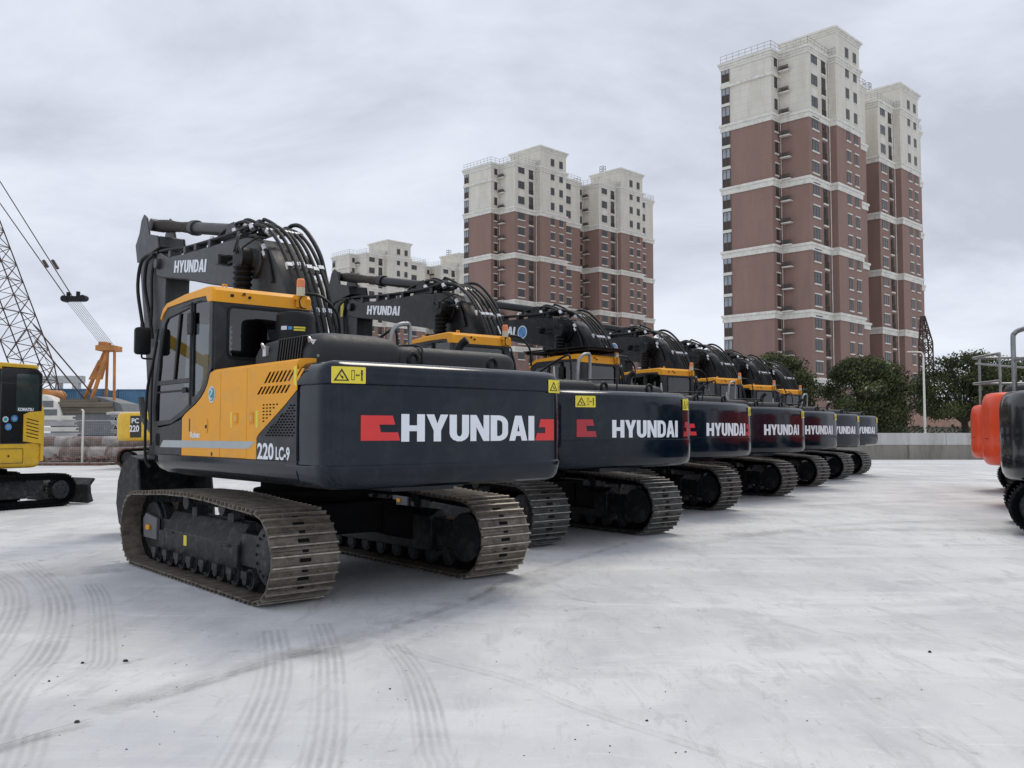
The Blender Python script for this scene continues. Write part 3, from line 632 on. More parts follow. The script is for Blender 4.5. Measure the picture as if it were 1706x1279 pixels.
    q = MB(); q.plate([rrect(.385, 2.315, 1.215, 2.875, .07), rrect(.41, 2.34, 1.19, 2.85, .055)], lambda y, z, d: (-.336-d, y, z), .008); q.build('window_seal', 'black', cab)
    # front
    q = MB(); q.add([(1.355, .31, 1.85), (1.355, 1.33, 1.85), (1.06, 1.33, 2.90), (1.06, .31, 2.90)], [(0, 1, 2, 3)]); q.build('windscreen', 'glass', cab, smooth=0)
    q = MB(); q.prism([(1.36, 1.62), (1.385, 1.85), (1.09, 2.90), (1.05, 2.90), (1.31, 1.85)], 1.29, 1.35); q.prism([(1.36, 1.62), (1.385, 1.85), (1.09, 2.90), (1.05, 2.90), (1.31, 1.85)], .29, .35); q.bb((1.26, .3, 1.58), (1.36, 1.34, 1.84)); q.build('front_post', 'slate', cab, bevel=.006)
    q = MB(); q.bb((-.30, .32, 1.33), (1.28, 1.32, 1.58)); q.build('cab_floor', 'inner', cab)
    q = MB(); q.bb((-.05, .58, 1.75), (.48, 1.06, 1.90)); q.box((-.10, .82, 2.20), (.14, .46, .72), 0, Matrix.Rotation(R(-8), 3, 'Y')); q.box((-.15, .82, 2.64), (.10, .26, .20)); q.bb((.0, .50, 1.58), (.4, .60, 2.05)); q.bb((.0, 1.06, 1.58), (.4, 1.14, 2.05)); q.build('seat', 'seat', cab, bevel=.03)
    # roof
    q = MB(); rings = []
    prof_r = [(-.345, 2.90), (-.345, 3.02), (-.31, 3.06), (-.2, 3.075), (.44, 3.06), (.96, 3.02), (1.08, 2.96), (1.16, 2.84), (1.13, 2.83), (1.06, 2.90), (.93, 2.965), (.2, 2.985), (-.20, 2.975), (-.24, 2.90)]
    for y, ins in ((.25, .035), (.262, .01), (.30, 0), (1.33, 0), (1.368, .01), (1.382, .035)):
        cx, cz = .35, 2.95; rings.append([Vector((cx+(a-cx)*(1-ins*.8), y, cz+(b_-cz)*(1-ins*4))) for a, b_ in prof_r])
    q.loft(rings); q.bb((-.2, .30, 2.94), (.95, 1.33, 3.0)); roof = q.build('cab_roof', 'orange', cab, smooth=40)
    q = MB(); q.plate([rrect(1.15, 2.96, 1.19, 2.99, .01)], lambda y, z, d: (-.347-d, y, z), .004); q.build('roof_bolt', 'black', roof); q = MB(); q.cyl((-.34, .98, 2.97), (-.365, .98, 2.97), .015, n=8, k=0); q.build('roof_bolt', 'black', roof); q = MB(); q.tube([(-.35, 1.06, 2.985), (-.37, 1.045, 3.01), (-.35, 1.03, 2.985)], .006, n=5); q.build('cable_clip', 'black', roof)
    for x in (-.22, .75):
        q = MB(); q.tube([(x, 1.22, 3.06), (x, 1.22, 3.10), (x, 1.18, 3.10), (x, 1.18, 3.06)], .012, n=6, smooth=False); q.build('roof_lug', 'orange', roof)
    # mirror
    q = MB(); rings = []
    for x, ins in ((1.44, .03), (1.455, 0), (1.50, 0), (1.53, .03)): rings.append([Vector((x, a, b_)) for a, b_ in rrect(1.375+ins, 2.46+ins, 1.555-ins, 2.78-ins, .04)])
    q.loft(rings); q.tube([(1.48, 1.47, 2.46), (1.48, 1.46, 2.42), (1.42, 1.38, 2.41), (1.36, 1.36, 2.42)], .012, n=6); q.build('mirror', 'black', cab, smooth=50)
    q = MB(); q.tube([(1.40, 1.38, 1.15), (1.44, 1.42, 1.3), (1.42, 1.42, 2.0), (1.30, 1.40, 2.35), (1.24, 1.38, 2.6)], .017, n=8); q.tube([(1.36, 1.385, 1.4), (1.34, 1.39, 2.2), (1.18, 1.385, 2.75)], .012, n=6); q.build('grab_rail', 'black', cab, smooth=60)
    q = MB(); q.tube([(1.40, .70, 1.9), (1.14, .8, 2.75)], .01, n=6); q.build('wiper', 'black', cab)
    # beacon
    q = MB(); q.cyl((-.37, .40, 3.04), (-.37, .40, 3.135), .048, .045, n=18, k=1); q.cyl((-.37, .40, 3.135), (-.37, .40, 3.215), .046, .044, n=18, k=0); q.cyl((-.37, .40, 3.215), (-.37, .40, 3.235), .044, .030, n=18, k=0); q.box((-.36, .40, 3.02), (.05, .14, .05), 2); q.box((-.375, .40, 2.96), (.03, .10, .09), 2)
    q.tube([(-.39, .40, 3.03), (-.42, .44, 2.98), (-.40, .41, 2.92), (-.42, .36, 2.90)], .007, n=5, k=3)
    q.build('beacon', ['amber', 'clear', 'orange', 'black'], root, smooth=40)
    q = MB(); q.tube([(-.37, .36, 3.07), (-.5, .22, 3.04), (-.55, .05, 2.86), (-.5, -.02, 2.6)], .016, n=6); q.build('cable', 'black', root)
    boom_group(root, bp)
    return root
UNDER = {'car_body', 'track', 'track_frame', 'drive_sprocket', 'idler_wheel'}
def swing(root, a):
    for ch in root.children:
        if ch.name.split('.')[0] not in UNDER: ch.rotation_euler.z = a
EXG = 'excavators parked side by side in a staggered row'
first = excavator(True); first.location = (-2.252, 10.336, 0); first.rotation_euler.z = 2.2816
fr_ = [c for c in first.children if c.name.split('.')[0] == 'track_frame'][0]; q = MB(); q.plate([rrect(.40, .33, .49, .44, .005)], lambda x, z, d: (x, 1.3135, z)); q.build('yellow_label', 'yel', fr_, smooth=0)
first['label'] = 'nearest excavator of the row, with orange side doors and its cab in full view'; first['group'] = EXG
second = excavator(False)
POS = [(.17, 14.4, 2.255, -.02), (2.13, 18.55, 2.28, .05), (4.46, 22.4, 2.2816, -.06), (6.6, 26.25, 2.2816, -.05), (8.75, 30.1, 2.2816, -.13), (10.6, 33.3, 2.2816, -.07)]
LAB = ['second nearest excavator, warning label and faded red mark at the left of its rear',
 'third excavator from the front, under a dark roof rack, bright red mark on its rear',
 'fourth excavator from the front, round blue sticker on its boom but no rack',
 'fifth excavator from the front, middle of the small distant ones',
 'sixth excavator from the front, second from the far end of the row',
 'farthest excavator at the far end of the row, beside the concrete wall']
MACH = [first]
for i, (x, y, a, sw) in enumerate(POS):
    m = second if i == 0 else copy_tree(MACH[1], skip=('handrail',) if i in (1, 3, 5) else ())
    m.location = (x, y, 0); m.rotation_euler.z = a; swing(m, sw); m['label'] = LAB[i]; m['category'] = 'excavator'; m['group'] = EXG; MACH.append(m)
for ch in MACH[1].children:      # the second machine carries a longer boom
    if ch.name.split('.')[0] in ('boom', 'boom_cylinder', 'arm_cylinder', 'hydraulic_hoses', 'hose_clamp', 'stick', 'bucket_cylinder', 'bucket_link', 'bucket'): ch.scale.x = 1.05
    if ch.name.split('.')[0] in ('cab', 'beacon', 'cable', 'boom', 'boom_cylinder', 'arm_cylinder', 'hydraulic_hoses', 'hose_clamp', 'stick', 'bucket_cylinder', 'bucket_link', 'bucket'): ch.location.x = .30 if ch.name[:3] in ('cab', 'bea') else .55
_, _, atB = cw_surface(CW_B)
def child(m, nm): return [c for c in m.children if c.name.split('.')[0] == nm][0]
# marks only some of them carry
c2 = child(MACH[1], 'counterweight'); wrapped([red_left(1.10, .80, 1.49, 1.72)], atB, -.006, 'red_mark', 'redd', c2); warning_label(c2, atB, 1.12, .82, 1.88, 2.03)
wrapped([red_right(-.95, -1.15, 1.49, 1.70)], atB, -.006, 'red_mark', 'redd', c2)
c3 = child(MACH[2], 'counterweight'); wrapped([red_left(1.10, .80, 1.49, 1.70)], atB, -.006, 'red_mark', 'red', c3); wrapped([red_right(-.80, -1.05, 1.48, 1.70)], atB, -.006, 'red_mark', 'redd', c3)
for mi, x, r_ in ((2, 2.55, .15), (3, 2.55, .15)):
    b = child(MACH[mi], 'boom')
    for q_, (rr, mt) in enumerate(((r_, 'pale'), (r_*.84, 'blue'))):
        q = MB(); q.plate([circ(x, 3.80, rr, 28)], lambda a, z, d: (a, .1985+q_*.002, z)); q.build('round_sticker', mt, b, smooth=0)
q = MB(); q.plate([rrect(5.0, 3.98, 5.13, 4.45, .01)], lambda a, z, d: (a, .169, z)); q.build('yellow_label', 'yel', child(MACH[1], 'stick'), smooth=0)
q = MB(); q.plate([[(.9, .26), (.9, .30), (-.55, .30), (-.55, .26)]], lambda a, b, d: (a, b, 0)); 
q = MB()
for y in (.35, .75, 1.3): q.tube([(-.45, y, 3.15), (1.25, y, 3.15)], .025, n=6)
for x in (-.45, .1, .7, 1.25): q.tube([(x, .3, 3.17), (x, 1.35, 3.17)], .03, n=6)
q.bb((-.5, .3, 3.19), (1.3, 1.38, 3.21)); o = q.build('roof_rack', 'black', MACH[2]); o.rotation_euler.z = POS[1][3]

# ================================================================== ground
def ground_mat():
    m = bpy.data.materials.new('dusty_white_concrete'); m.use_nodes = True; t = m.node_tree; b = t.nodes['Principled BSDF']
    co = nn(t, 'ShaderNodeTexCoord')
    def noi(sc_, det, rough=.55, st=(1, 1, 1), rz=0, dist=0):
        mp_ = nn(t, 'ShaderNodeMapping'); mp_.inputs['Scale'].default_value = st; mp_.inputs['Rotation'].default_value = (0, 0, R(rz)); t.links.new(co.outputs['Object'], mp_.inputs[0])
        n = nn(t, 'ShaderNodeTexNoise', i_Scale=float(sc_), i_Detail=float(det), i_Roughness=rough, i_Distortion=float(dist)); t.links.new(mp_.outputs[0], n.inputs['Vector']); return n.outputs[0]
    def ramp(src, p0, p1, c0, c1):
        r = nn(t, 'ShaderNodeValToRGB'); r.color_ramp.elements[0].position = p0; r.color_ramp.elements[1].position = p1
        r.color_ramp.elements[0].color = (*c0, 1); r.color_ramp.elements[1].color = (*c1, 1); t.links.new(src, r.inputs[0]); return r.outputs[0]
    def mix(f, a, c2, mode='MIX'):
        n = nn(t, 'ShaderNodeMixRGB', blend_type=mode)
        if isinstance(f, float): n.inputs[0].default_value = f
        else: t.links.new(f, n.inputs[0])
        t.links.new(a, n.inputs[1])
        if isinstance(c2, tuple): n.inputs[2].default_value = (*c2, 1)
        else: t.links.new(c2, n.inputs[2])
        return n.outputs[0]
    Z = (0, 0, 0)
    base = ramp(noi(.22, 6, .6, dist=.6), .36, .64, (.56, .565, .565), (.69, .69, .68))
    c = mix(ramp(noi(1.1, 8, .65, (1, .4, 1), 40), .44, .62, Z, (.75,)*3), base, (.46, .465, .475))
    c = mix(ramp(noi(.9, 7, .65, (.35, 1, 1), 62, .8), .50, .62, Z, (.6,)*3), c, (.76, .76, .75))
    c = mix(ramp(noi(3.2, 10, .75, (1, .3, 1), -28, 1.2), .53, .66, Z, (.65,)*3), c, (.42, .42, .42))
    c = mix(ramp(noi(11, 8, .8, (1, .18, 1), 25, .5), .56, .68, Z, (.6,)*3), c, (.38, .38, .38))
    c = mix(ramp(noi(14, 8, .8, (.2, 1, 1), 18, .5), .55, .66, Z, (.5,)*3), c, (.80, .80, .79))
    c = mix(ramp(noi(70, 4, .7), .42, .6, Z, (.22,)*3), c, (.50, .50, .49))
    c = mix(ramp(noi(.07, 4, .5, (1, 3.4, 1), -3, 1.), .47, .62, Z, (.5,)*3), c, (.46, .475, .495))
    c = mix(ramp(noi(.55, 5, .6), .58, .70, Z, (.35,)*3), c, (.60, .57, .52))
    c = mix(ramp(noi(1.7, 9, .8, (1, .8, 1), 0, 2.), .60, .66, Z, (.75,)*3), c, (.31, .305, .30))
    c = mix(1.0, c, (.975, .985, 1.0), 'MULTIPLY')
    t.links.new(c, b.inputs['Base Color']); b.inputs['Roughness'].default_value = .82; b.inputs['Specular IOR Level'].default_value = .25
    bp = nn(t, 'ShaderNodeBump', i_Strength=.35, i_Distance=.012); t.links.new(noi(22, 8, .7), bp.inputs['Height'])
    bp2 = nn(t, 'ShaderNodeBump', i_Strength=.3, i_Distance=.03); t.links.new(noi(3, 6, .6, (1, .4, 1), 30), bp2.inputs['Height']); t.links.new(bp.outputs[0], bp2.inputs['Normal']); t.links.new(bp2.outputs[0], b.inputs['Normal'])
    return m
MT['ground'] = ground_mat()
g = MB(); g.add([(-900, -300, 0), (900, -300, 0), (900, 1500, 0), (-900, 1500, 0)], [(0, 1, 2, 3)])
tag(g.build('ground', 'ground', smooth=0), kind='structure')
def strip_mat(name, col, dens, cols_=5.0, cross=True):
    """see-through dust print: alpha from tread grooves (u across, v along) and noise"""
    m = bpy.data.materials.new(name); m.use_nodes = True; t = m.node_tree; b = t.nodes['Principled BSDF']; b.inputs['Base Color'].default_value = (*col, 1); b.inputs['Roughness'].default_value = .85; b.inputs['Specular IOR Level'].default_value = .2
    uv = nn(t, 'ShaderNodeUVMap'); s_ = nn(t, 'ShaderNodeSeparateXYZ'); t.links.new(uv.outputs[0], s_.inputs[0])
    def M(op, a, b_=None, c_=None):
        n = nn(t, 'ShaderNodeMath', operation=op)
        for i, x in enumerate((a, b_, c_)):
            if x is None: continue
            if isinstance(x, (int, float)): n.inputs[i].default_value = x
            else: t.links.new(x, n.inputs[i])
        return n.outputs[0]
    co = nn(t, 'ShaderNodeTexCoord'); n1_ = nn(t, 'ShaderNodeTexNoise', i_Scale=1.3 if cross else 3.5, i_Detail=3. if cross else 10., i_Roughness=.6 if cross else .75); t.links.new(co.outputs['Object'], n1_.inputs['Vector'])
    edge = M('SUBTRACT', 1.0, M('POWER', M('ABSOLUTE', M('MULTIPLY', M('SUBTRACT', s_.outputs[0], .5), 2.0)), 5.0))
    g1 = M('MULTIPLY_ADD', M('SINE', M('MULTIPLY', s_.outputs[0], 2*PI*cols_)), .5, .5)
    if cross:
        zig = M('ADD', M('MULTIPLY', s_.outputs[1], 2*PI*9), M('MULTIPLY', M('PINGPONG', M('MULTIPLY', s_.outputs[0], cols_), .5), 9.0))
        g2 = M('MULTIPLY_ADD', M('SINE', zig), .08, .92); g1 = M('MULTIPLY', g1, g2)
    a = M('MULTIPLY', M('MULTIPLY', g1 if cross else 1.0, edge), dens)
    mr = nn(t, 'ShaderNodeMapRange'); mr.inputs[1].default_value = .22 if cross else .40; mr.inputs[2].default_value = .72 if cross else .62; t.links.new(n1_.outputs[0], mr.inputs[0])
    a = M('MULTIPLY', a, mr.outputs[0])
    fade = M('MINIMUM', M('MULTIPLY', s_.outputs[2], 1.0), 1.0)
    t.links.new(a, b.inputs['Alpha']); return m
def ribbon(mb, uvs, pts, wd, z=.004):
    P = catmull([Vector((a, b, 0)) for a, b in pts], 8); L = 0; vs = []; uu = []
    for i, p in enumerate(P):
        d = (P[min(i+1, len(P)-1)]-P[max(i-1, 0)]).normalized(); n = Vector((-d.y, d.x, 0))
        if i: L += (p-P[i-1]).length
        vs += [p+n*wd/2+Vector((0, 0, z)), p-n*wd/2+Vector((0, 0, z))]; uu += [(0, L), (1, L)]
    o = len(mb.v); mb.add(vs, [(2*i, 2*i+1, 2*i+3, 2*i+2) for i in range(len(P)-1)]); uvs += uu
def ribbons(name, m, lst, z=.004):
    mb = MB(); uvs = []
    for k_, (pts, wd) in enumerate(lst): ribbon(mb, uvs, pts, wd, z+.0008*k_)
    me = bpy.data.meshes.new(name); me.from_pydata([tuple(v) for v in mb.v], [], mb.f); me.materials.append(m); ul = me.uv_layers.new(name='uv')
    for lp in me.loops: ul.data[lp.index].uv = uvs[lp.vertex_index]
    o = bpy.data.objects.new(name, me); COL.objects.link(o); tag(o, kind='structure'); return o
tm = strip_mat('tyre_print', (.42, .425, .43), .40, 5.0)
ribbons('tyre_marks', tm, [
 ([(-1.18, 3.4), (-1.28, 4.28), (-1.35, 4.87), (-1.45, 5.54), (-1.61, 6.25), (-1.89, 7.18)], .27), ([(-.82, 3.4), (-.89, 4.28), (-.99, 4.97), (-1.14, 5.73), (-1.31, 6.5), (-1.57, 7.4)], .25),
 ([(-.30, 3.6), (-.33, 4.28), (-.38, 4.51), (-.5, 5.29), (-.66, 6.02), (-.88, 6.7)], .22), ([(-2.6, 4.5), (-2.87, 5.13), (-3.06, 5.66), (-3.28, 6.42), (-3.73, 7.51), (-4.29, 8.59), (-4.94, 9.62), (-5.8, 10.8)], .30),
 ([(-2.75, 6.0), (-2.8, 6.25), (-3.22, 7.18), (-3.82, 8.44), (-4.3, 9.3)], .24), ([(-3.6, 6.2), (-3.95, 7.07), (-4.45, 8.15), (-5.11, 9.25), (-5.9, 10.2)], .30), ([(-2.2, 3.9), (-2.3, 4.28), (-2.5, 4.75)], .26),
 ([(5.0, 20), (8.5, 22.5), (11.5, 23.2), (14.4, 26), (15.2, 31), (14.0, 38)], .45), ([(5.6, 18.6), (9.5, 20.5), (13, 22), (16.0, 25.5), (16.9, 31), (16, 38)], .45), ([(2.5, 12.5), (5.3, 15.0), (9.5, 16.2), (14, 16)], .35), ([(4.0, 9.4), (6.0, 9.6), (9, 9.2)], .3)])
jm = strip_mat('joint_dirt', (.38, .375, .37), .32, 1.0, False)
J1 = [(-3.3, 2.9), (-2.51, 4.51), (-2.26, 4.92), (-2.09, 5.29), (-1.67, 6.09), (-1.14, 6.87), (-.3, 8.6), (.0, 9.62), (1.6, 12.6)]
J2 = [(-.95, 6.75), (-.6, 6.3), (0.0, 5.73), (.36, 5.18), (1.09, 4.31), (1.6, 3.6)]
ribbons('joint_stain', jm, [(J1, .10), ([(-1.5, 6.3), (-1.0, 7.1), (-.2, 8.7), (.6, 10.2)], .5), ([(-2.3, 5.1), (-1.75, 6.1), (-1.3, 6.7)], .26), (J2, .035), ([(-6, 9.6), (-4.6, 10.3), (-3.6, 11.2)], .7), ([(3.2, 13.6), (6, 14.4), (10, 14.0)], .5)], .016)
km = strip_mat('joint_crack', (.16, .16, .16), .55, 1.0, False)
ribbons('concrete_joint', km, [(J1, .014), (J2, .008)], .026)
mb = MB()       # pale scuffs and dark crumbs are ground cover too small to count
for cx, cy, n, sp in ((-2.6, 5.6, 34, .55), (-2.9, 6.1, 16, .5), (-.7, 5.5, 8, .3), (.8, 5.4, 14, .6), (1.0, 4.2, 12, .5), (0.2, 4.6, 22, .9), (-1.9, 4.7, 20, .5), (2.5, 6.5, 16, 1.6), (3.5, 9.5, 10, 2.5), (-4.5, 8.5, 8, 1.2)):
    for _ in range(n):
        x = random.gauss(cx, sp); y = random.gauss(cy, sp); r_ = random.uniform(.0015, .0055); k_ = 5
        ring = [Vector((x+math.cos(2*PI*i/k_)*r_*random.uniform(.6, 1.5), y+math.sin(2*PI*i/k_)*r_*random.uniform(.6, 1.3), .001)) for i in range(k_)]
        mb.loft([ring, [Vector((x+(p.x-x)*.5, y+(p.y-y)*.5, r_*.9)) for p in ring]])
for x, y, r_ in ((-2.9, 6.17, .014), (-2.63, 6.22, .017), (-2.34, 4.93, .016), (-2.9, 5.73, .010), (2.96, 6.47, .016), (.73, 4.96, .009), (-.74, 5.56, .008)):
    ring = [Vector((x+math.cos(2*PI*i/7)*r_*random.uniform(.7, 1.4), y+math.sin(2*PI*i/7)*r_*random.uniform(.6, 1.1), .001)) for i in range(7)]
    mb.loft([ring, [Vector((x+(p.x-x)*.6, y+(p.y-y)*.6, r_*.8)) for p in ring]])
tag(mb.build('dirt_crumbs', 'rubber', smooth=0), 'dark crumbs of dirt scattered over the pale concrete', 'dirt', kind='stuff')

# ================================================================== towers
def wall_mat(name, c1, c2, lines, stain):
    m = mat(name, c1, .85, var=.10, scale=.35, dirt=stain, dirt_amt=.6, stretch=(1, 1, .22)); t = m.node_tree; b = t.nodes['Principled BSDF']; src = b.inputs['Base Color'].links[0].from_socket
    co = nn(t, 'ShaderNodeTexCoord'); s_ = nn(t, 'ShaderNodeSeparateXYZ'); t.links.new(co.outputs['Object'], s_.inputs[0])
    a = nn(t, 'ShaderNodeMath', operation='MODULO'); t.links.new(s_.outputs[2], a.inputs[0]); a.inputs[1].default_value = lines
    l = nn(t, 'ShaderNodeMath', operation='LESS_THAN'); t.links.new(a.outputs[0], l.inputs[0]); l.inputs[1].default_value = .05
    k_ = nn(t, 'ShaderNodeMath', operation='MULTIPLY'); t.links.new(l.outputs[0], k_.inputs[0]); k_.inputs[1].default_value = .6
    x = nn(t, 'ShaderNodeMixRGB'); t.links.new(k_.outputs[0], x.inputs[0]); t.links.new(src, x.inputs[1]); x.inputs[2].default_value = (*c2, 1); t.links.new(x.outputs[0], b.inputs['Base Color']); return m
MT['brown'] = wall_mat('brown_render', (.275, .172, .142), (.22, .135, .11), 3.1, (.21, .155, .13))
MT['cream'] = wall_mat('cream_render', (.69, .66, .58), (.50, .47, .41), 1.03, (.53, .48, .40))
MT['trim'] = mat('pale_trim', (.74, .72, .66), .8, var=.08, scale=.8, dirt=(.38, .37, .34), dirt_amt=.5)
MT['pane'] = mat('dark_window_pane', (.028, .035, .04), .12, var=.7, scale=.35, spec=.6)
MT['wframe'] = mat('window_frame', (.10, .085, .075), .5)
MT['spandrel'] = mat('brown_spandrel', (.055, .035, .03), .6, var=.3)
MT['recess'] = mat('balcony_interior', (.07, .055, .05), .8, var=.3)
MT['curtain'] = mat('pale_curtained_glass', (.30, .33, .36), .2, var=.35, scale=.6)
def wmesh(wd, ht, trim, cols_=2, face=0):
    """window lying in the local x-z plane facing -y; origin at sill centre"""
    m = MB(); m.bb((-wd/2, -.03, 0), (wd/2, .10, ht), 1)
    for i in range(cols_+1):
        x = -wd/2+.03+(wd-.06)*i/cols_; m.bb((x-.035, -.055, .0), (x+.035, -.03, ht), 0)
    m.bb((-wd/2, -.056, 0), (wd/2, -.03, .07), 0); m.bb((-wd/2, -.056, ht-.07), (wd/2, -.03, ht), 0); m.bb((-wd/2, -.054, ht*.70), (wd/2, -.03, ht*.70+.05), 0)
    if trim: m.bb((-wd/2-.15, -.16, -.20), (wd/2+.15, .05, -.01), 2); m.bb((-wd/2-.15, -.16, ht+.01), (wd/2+.15, .05, ht+.18), 2)
    else: m.bb((-wd/2-.05, -.10, -.10), (wd/2+.05, .05, -.01), 2)
    return m.mesh('window', [MT['wframe'], MT['pane'], MT['trim']], 0)
WM = {}
for key, a in dict(wide=(1.75, 1.55), mid=(1.05, 1.55), slim=(.8, 1.6), large=(1.8, 1.6)).items():
    WM[key+'1'] = wmesh(*a, True); WM[key+'0'] = wmesh(*a, False)
def bmesh_(name, fn, mats):
    m = MB(); fn(m); return m.mesh(name, [MT[x] for x in mats], 0)
BAY = bmesh_('bay', lambda m: (m.bb((-.62, -.05, .05), (.62, .1, 1.22), 1), m.bb((-.62, -.045, 1.26), (.62, .1, 2.62), 2), m.bb((-.72, -.16, -.42), (.72, .1, 0), 3), [m.bb((x-.04, -.09, 0), (x+.04, -.04, 2.65), 0) for x in (-.62, 0, .62)], m.bb((-.62, -.09, 1.2), (.62, -.04, 1.28), 0), m.bb((-.62, -.09, 2.58), (.62, -.04, 2.68), 0)), ['wframe', 'spandrel', 'curtain', 'trim'])
BALC = bmesh_('balcony', lambda m: (m.bb((-.62, -.02, .1), (.62, .1, 2.75), 0), m.bb((-.70, -.16, -.12), (.70, .05, .1), 1), m.bb((-.60, -.045, .95), (-.1, 0, 2.5), 2), [m.bb((x-.02, -.10, .1), (x+.02, -.06, 1.1), 3) for x in [-.6+.2*i for i in range(7)]], m.bb((-.62, -.11, 1.08), (.62, -.05, 1.15), 3)), ['recess', 'trim', 'pane', 'wframe'])
LEDGE = bmesh_('ledge', lambda m: (m.bb((-.75, -.75, -.14), (.75, .05, 0), 0), [m.bb((x-.03, -.74, 0), (x+.03, -.70, .62), 1) for x in [-.72+.12*i for i in range(13)]], m.bb((-.74, -.75, .55), (.74, -.69, .62), 1), m.bb((-.74, -.75, .26), (.74, -.69, .32), 1), m.bb((-.5, -.5, 0), (.4, -.1, .55), 2)), ['trim', 'wframe', 'recess'])
POLY = [(0, 0), (7.9, 0), (7.9, 2.3), (15, 2.3), (15, 13.4), (-8.6, 13.4), (-8.6, 5.4), (-6.2, 5.4), (-6.2, 1.1), (0, 1.1)]
def grow(poly, d):
    n = len(poly); out = []
    for i in range(n):
        a, b, c = [Vector(poly[(i+k_) % n]) for k_ in (-1, 0, 1)]; e1 = (b-a).normalized(); e2 = (c-b).normalized(); n1_ = Vector((e1.y, -e1.x)); n2_ = Vector((e2.y, -e2.x))
        out.append(b+(n1_+n2_)*d)
    return [(p.x, p.y) for p in out]
FL = 3.1
def tower(label, P0, dz=0, zmin=12, cage=False, cream=9.3, base=-.0):
    root = thing('apartment_tower', label, 'apartment building', (P0[0], P0[1], 0), R(45), 'brown and cream apartment towers')
    zt = 55.1+dz; zb = zt-cream
    m = MB(); m.prism(POLY, base, zb, 'z'); m.build('brown_wall', 'brown', root, smooth=0)
    m = MB(); m.prism(POLY, zb, zt, 'z'); m.build('cream_wall', 'cream', root, smooth=0)
    m = MB(); m.prism([(0, 0), (7.9, 0), (7.9, 8.4), (0, 8.4)], zt-.02, zt+4.2, 'z'); lt = m.build('lift_tower', 'cream', root, smooth=0)
    m = MB(); B_ = [(0, 0), (7.9, 0), (7.9, 8.4), (0, 8.4)]
    for d, a, b in ((.10, 3.45, 3.75), (.22, 3.75, 4.05), (.42, 4.05, 4.35)): m.prism(grow(B_, d), zt+a, zt+b, 'z')
    m.build('cornice', 'trim', lt, smooth=0)
    for k_ in range(8):
        z = zt-9.3*(k_+1)
        if z < zmin-3: break
        m = MB(); m.prism(grow(POLY, .30), z-.05, z+.30, 'z'); m.prism(grow(POLY, .16), z-.75, z-.05, 'z'); m.build('string_course', 'trim', root, smooth=0)
    m = MB()
    for d, a, b in ((.12, -.9, -.55), (.22, -.55, -.2), (.38, -.2, .12)): m.prism(grow(POLY, d), zt+a, zt+b, 'z')
    m.build('cornice', 'trim', root, smooth=0)
    m = MB(); m.prism(grow([(-8.6, 8), (-8.6, 5.4), (-6.2, 5.4), (-6.2, 13.3), (-8.6, 13.3)], .2), zt-3.6, zt-3.2, 'z'); m.build('string_course', 'trim', root, smooth=0)
    # roof railing
    m = MB(); Q = grow(POLY, .1); Q = Q[6:]+[Q[0]]
    segs = list(zip(Q[:-1], Q[1:]))+[(grow(POLY, .1)[2], grow(POLY, .1)[3]), (grow(POLY, .1)[3], (15.1, 13)), ((-8.7, 13.4), (-8.7, 5.3))]
    for a, b in segs:
        m = MB(); a = Vector((*a, 0)); b = Vector((*b, 0)); L = (b-a).length
        for z in (1.25, .75, .3): m.cyl(a+Vector((0, 0, zt+z)), b+Vector((0, 0, zt+z)), .035, n=4)
        for i in range(max(2, int(L/.9))+1): p = a.lerp(b, i/max(2, int(L/.9))); m.cyl(p+Vector((0, 0, zt)), p+Vector((0, 0, zt+1.28)), .035, n=4)
        m.build('roof_railing', 'galv', root, smooth=0)
    m = MB(); m.cyl((-.12, .98, max(0, zmin-8)), (-.12, .98, zt+.5), .075, n=6); m.build('downpipe', 'trim', root, smooth=0)
    m = MB(); m.cyl((-6.32, 5.28, max(0, zmin-8)), (-6.32, 5.28, zt), .06, n=6); m.build('downpipe', 'trim', root, smooth=0)
    if cage:
        m = MB()
        for x, y in ((.4, 5.2), (1.2, 5.2), (.4, 6.2), (1.2, 6.2)): m.cyl((x, y, zt+4.2), (x, y, zt+6.0), .05, n=4)
        for z in (4.8, 5.4, 6.0): m.tube([(.4, 5.2, zt+z), (1.2, 5.2, zt+z), (1.2, 6.2, zt+z), (.4, 6.2, zt+z)], .04, n=4, smooth=False, closed=True)
        m.build('roof_ladder_cage', 'lattice', lt, smooth=0)
    def put(me, name, x, y, z, rz):
        o = bpy.data.objects.new(name, me); COL.objects.link(o); o.parent = root; o.location = (x, y, z); o.rotation_euler = (0, 0, rz)
    nf = 0; z = zt
    while z-FL > zmin-3.2:
        z -= FL; br = '1' if z < zb-.1 else '0'; zs = z+.95; nf += 1
        put(WM['mid'+br], 'window', 3.7, 0, zs, 0); put(WM['mid'+br], 'window', 6.3, 0, zs, 0)
        put(WM['large'+br], 'window', 11.0, 2.3, zs, 0)
        put(WM['wide'+br], 'window', -4.35, 1.1, zs, 0); put(BALC, 'balcony', -1.55, 1.1, z+.15, 0)
        put(WM['slim'+br], 'window', -7.3, 5.4, zs, 0)
        put(LEDGE, 'air_conditioner_ledge', -6.2, 4.4, z+1.0-.6, R(-90))
        put(BAY, 'corner_bay', -8.6, 12.65, z+.32, R(-90))
    put(WM['mid0'], 'window', 3.7, 0, zt+.75, 0); put(WM['mid0'], 'window', 6.3, 0, zt+.15+.6, 0)
    return root
tower('tallest brown and cream apartment tower, nearest of them, standing right of centre', (46.2, 126.1), zmin=6)
tower('brown and cream tower half hidden behind the tallest tower on the right', (64.4, 147.0), zmin=6, cage=True)
tower('left one of the two middle towers, rising behind the second excavator boom', (5.7, 179.8), zmin=15)
tower('right one of the two middle towers, its upper floors beside open sky', (23.9, 195.5), zmin=15, cage=True)
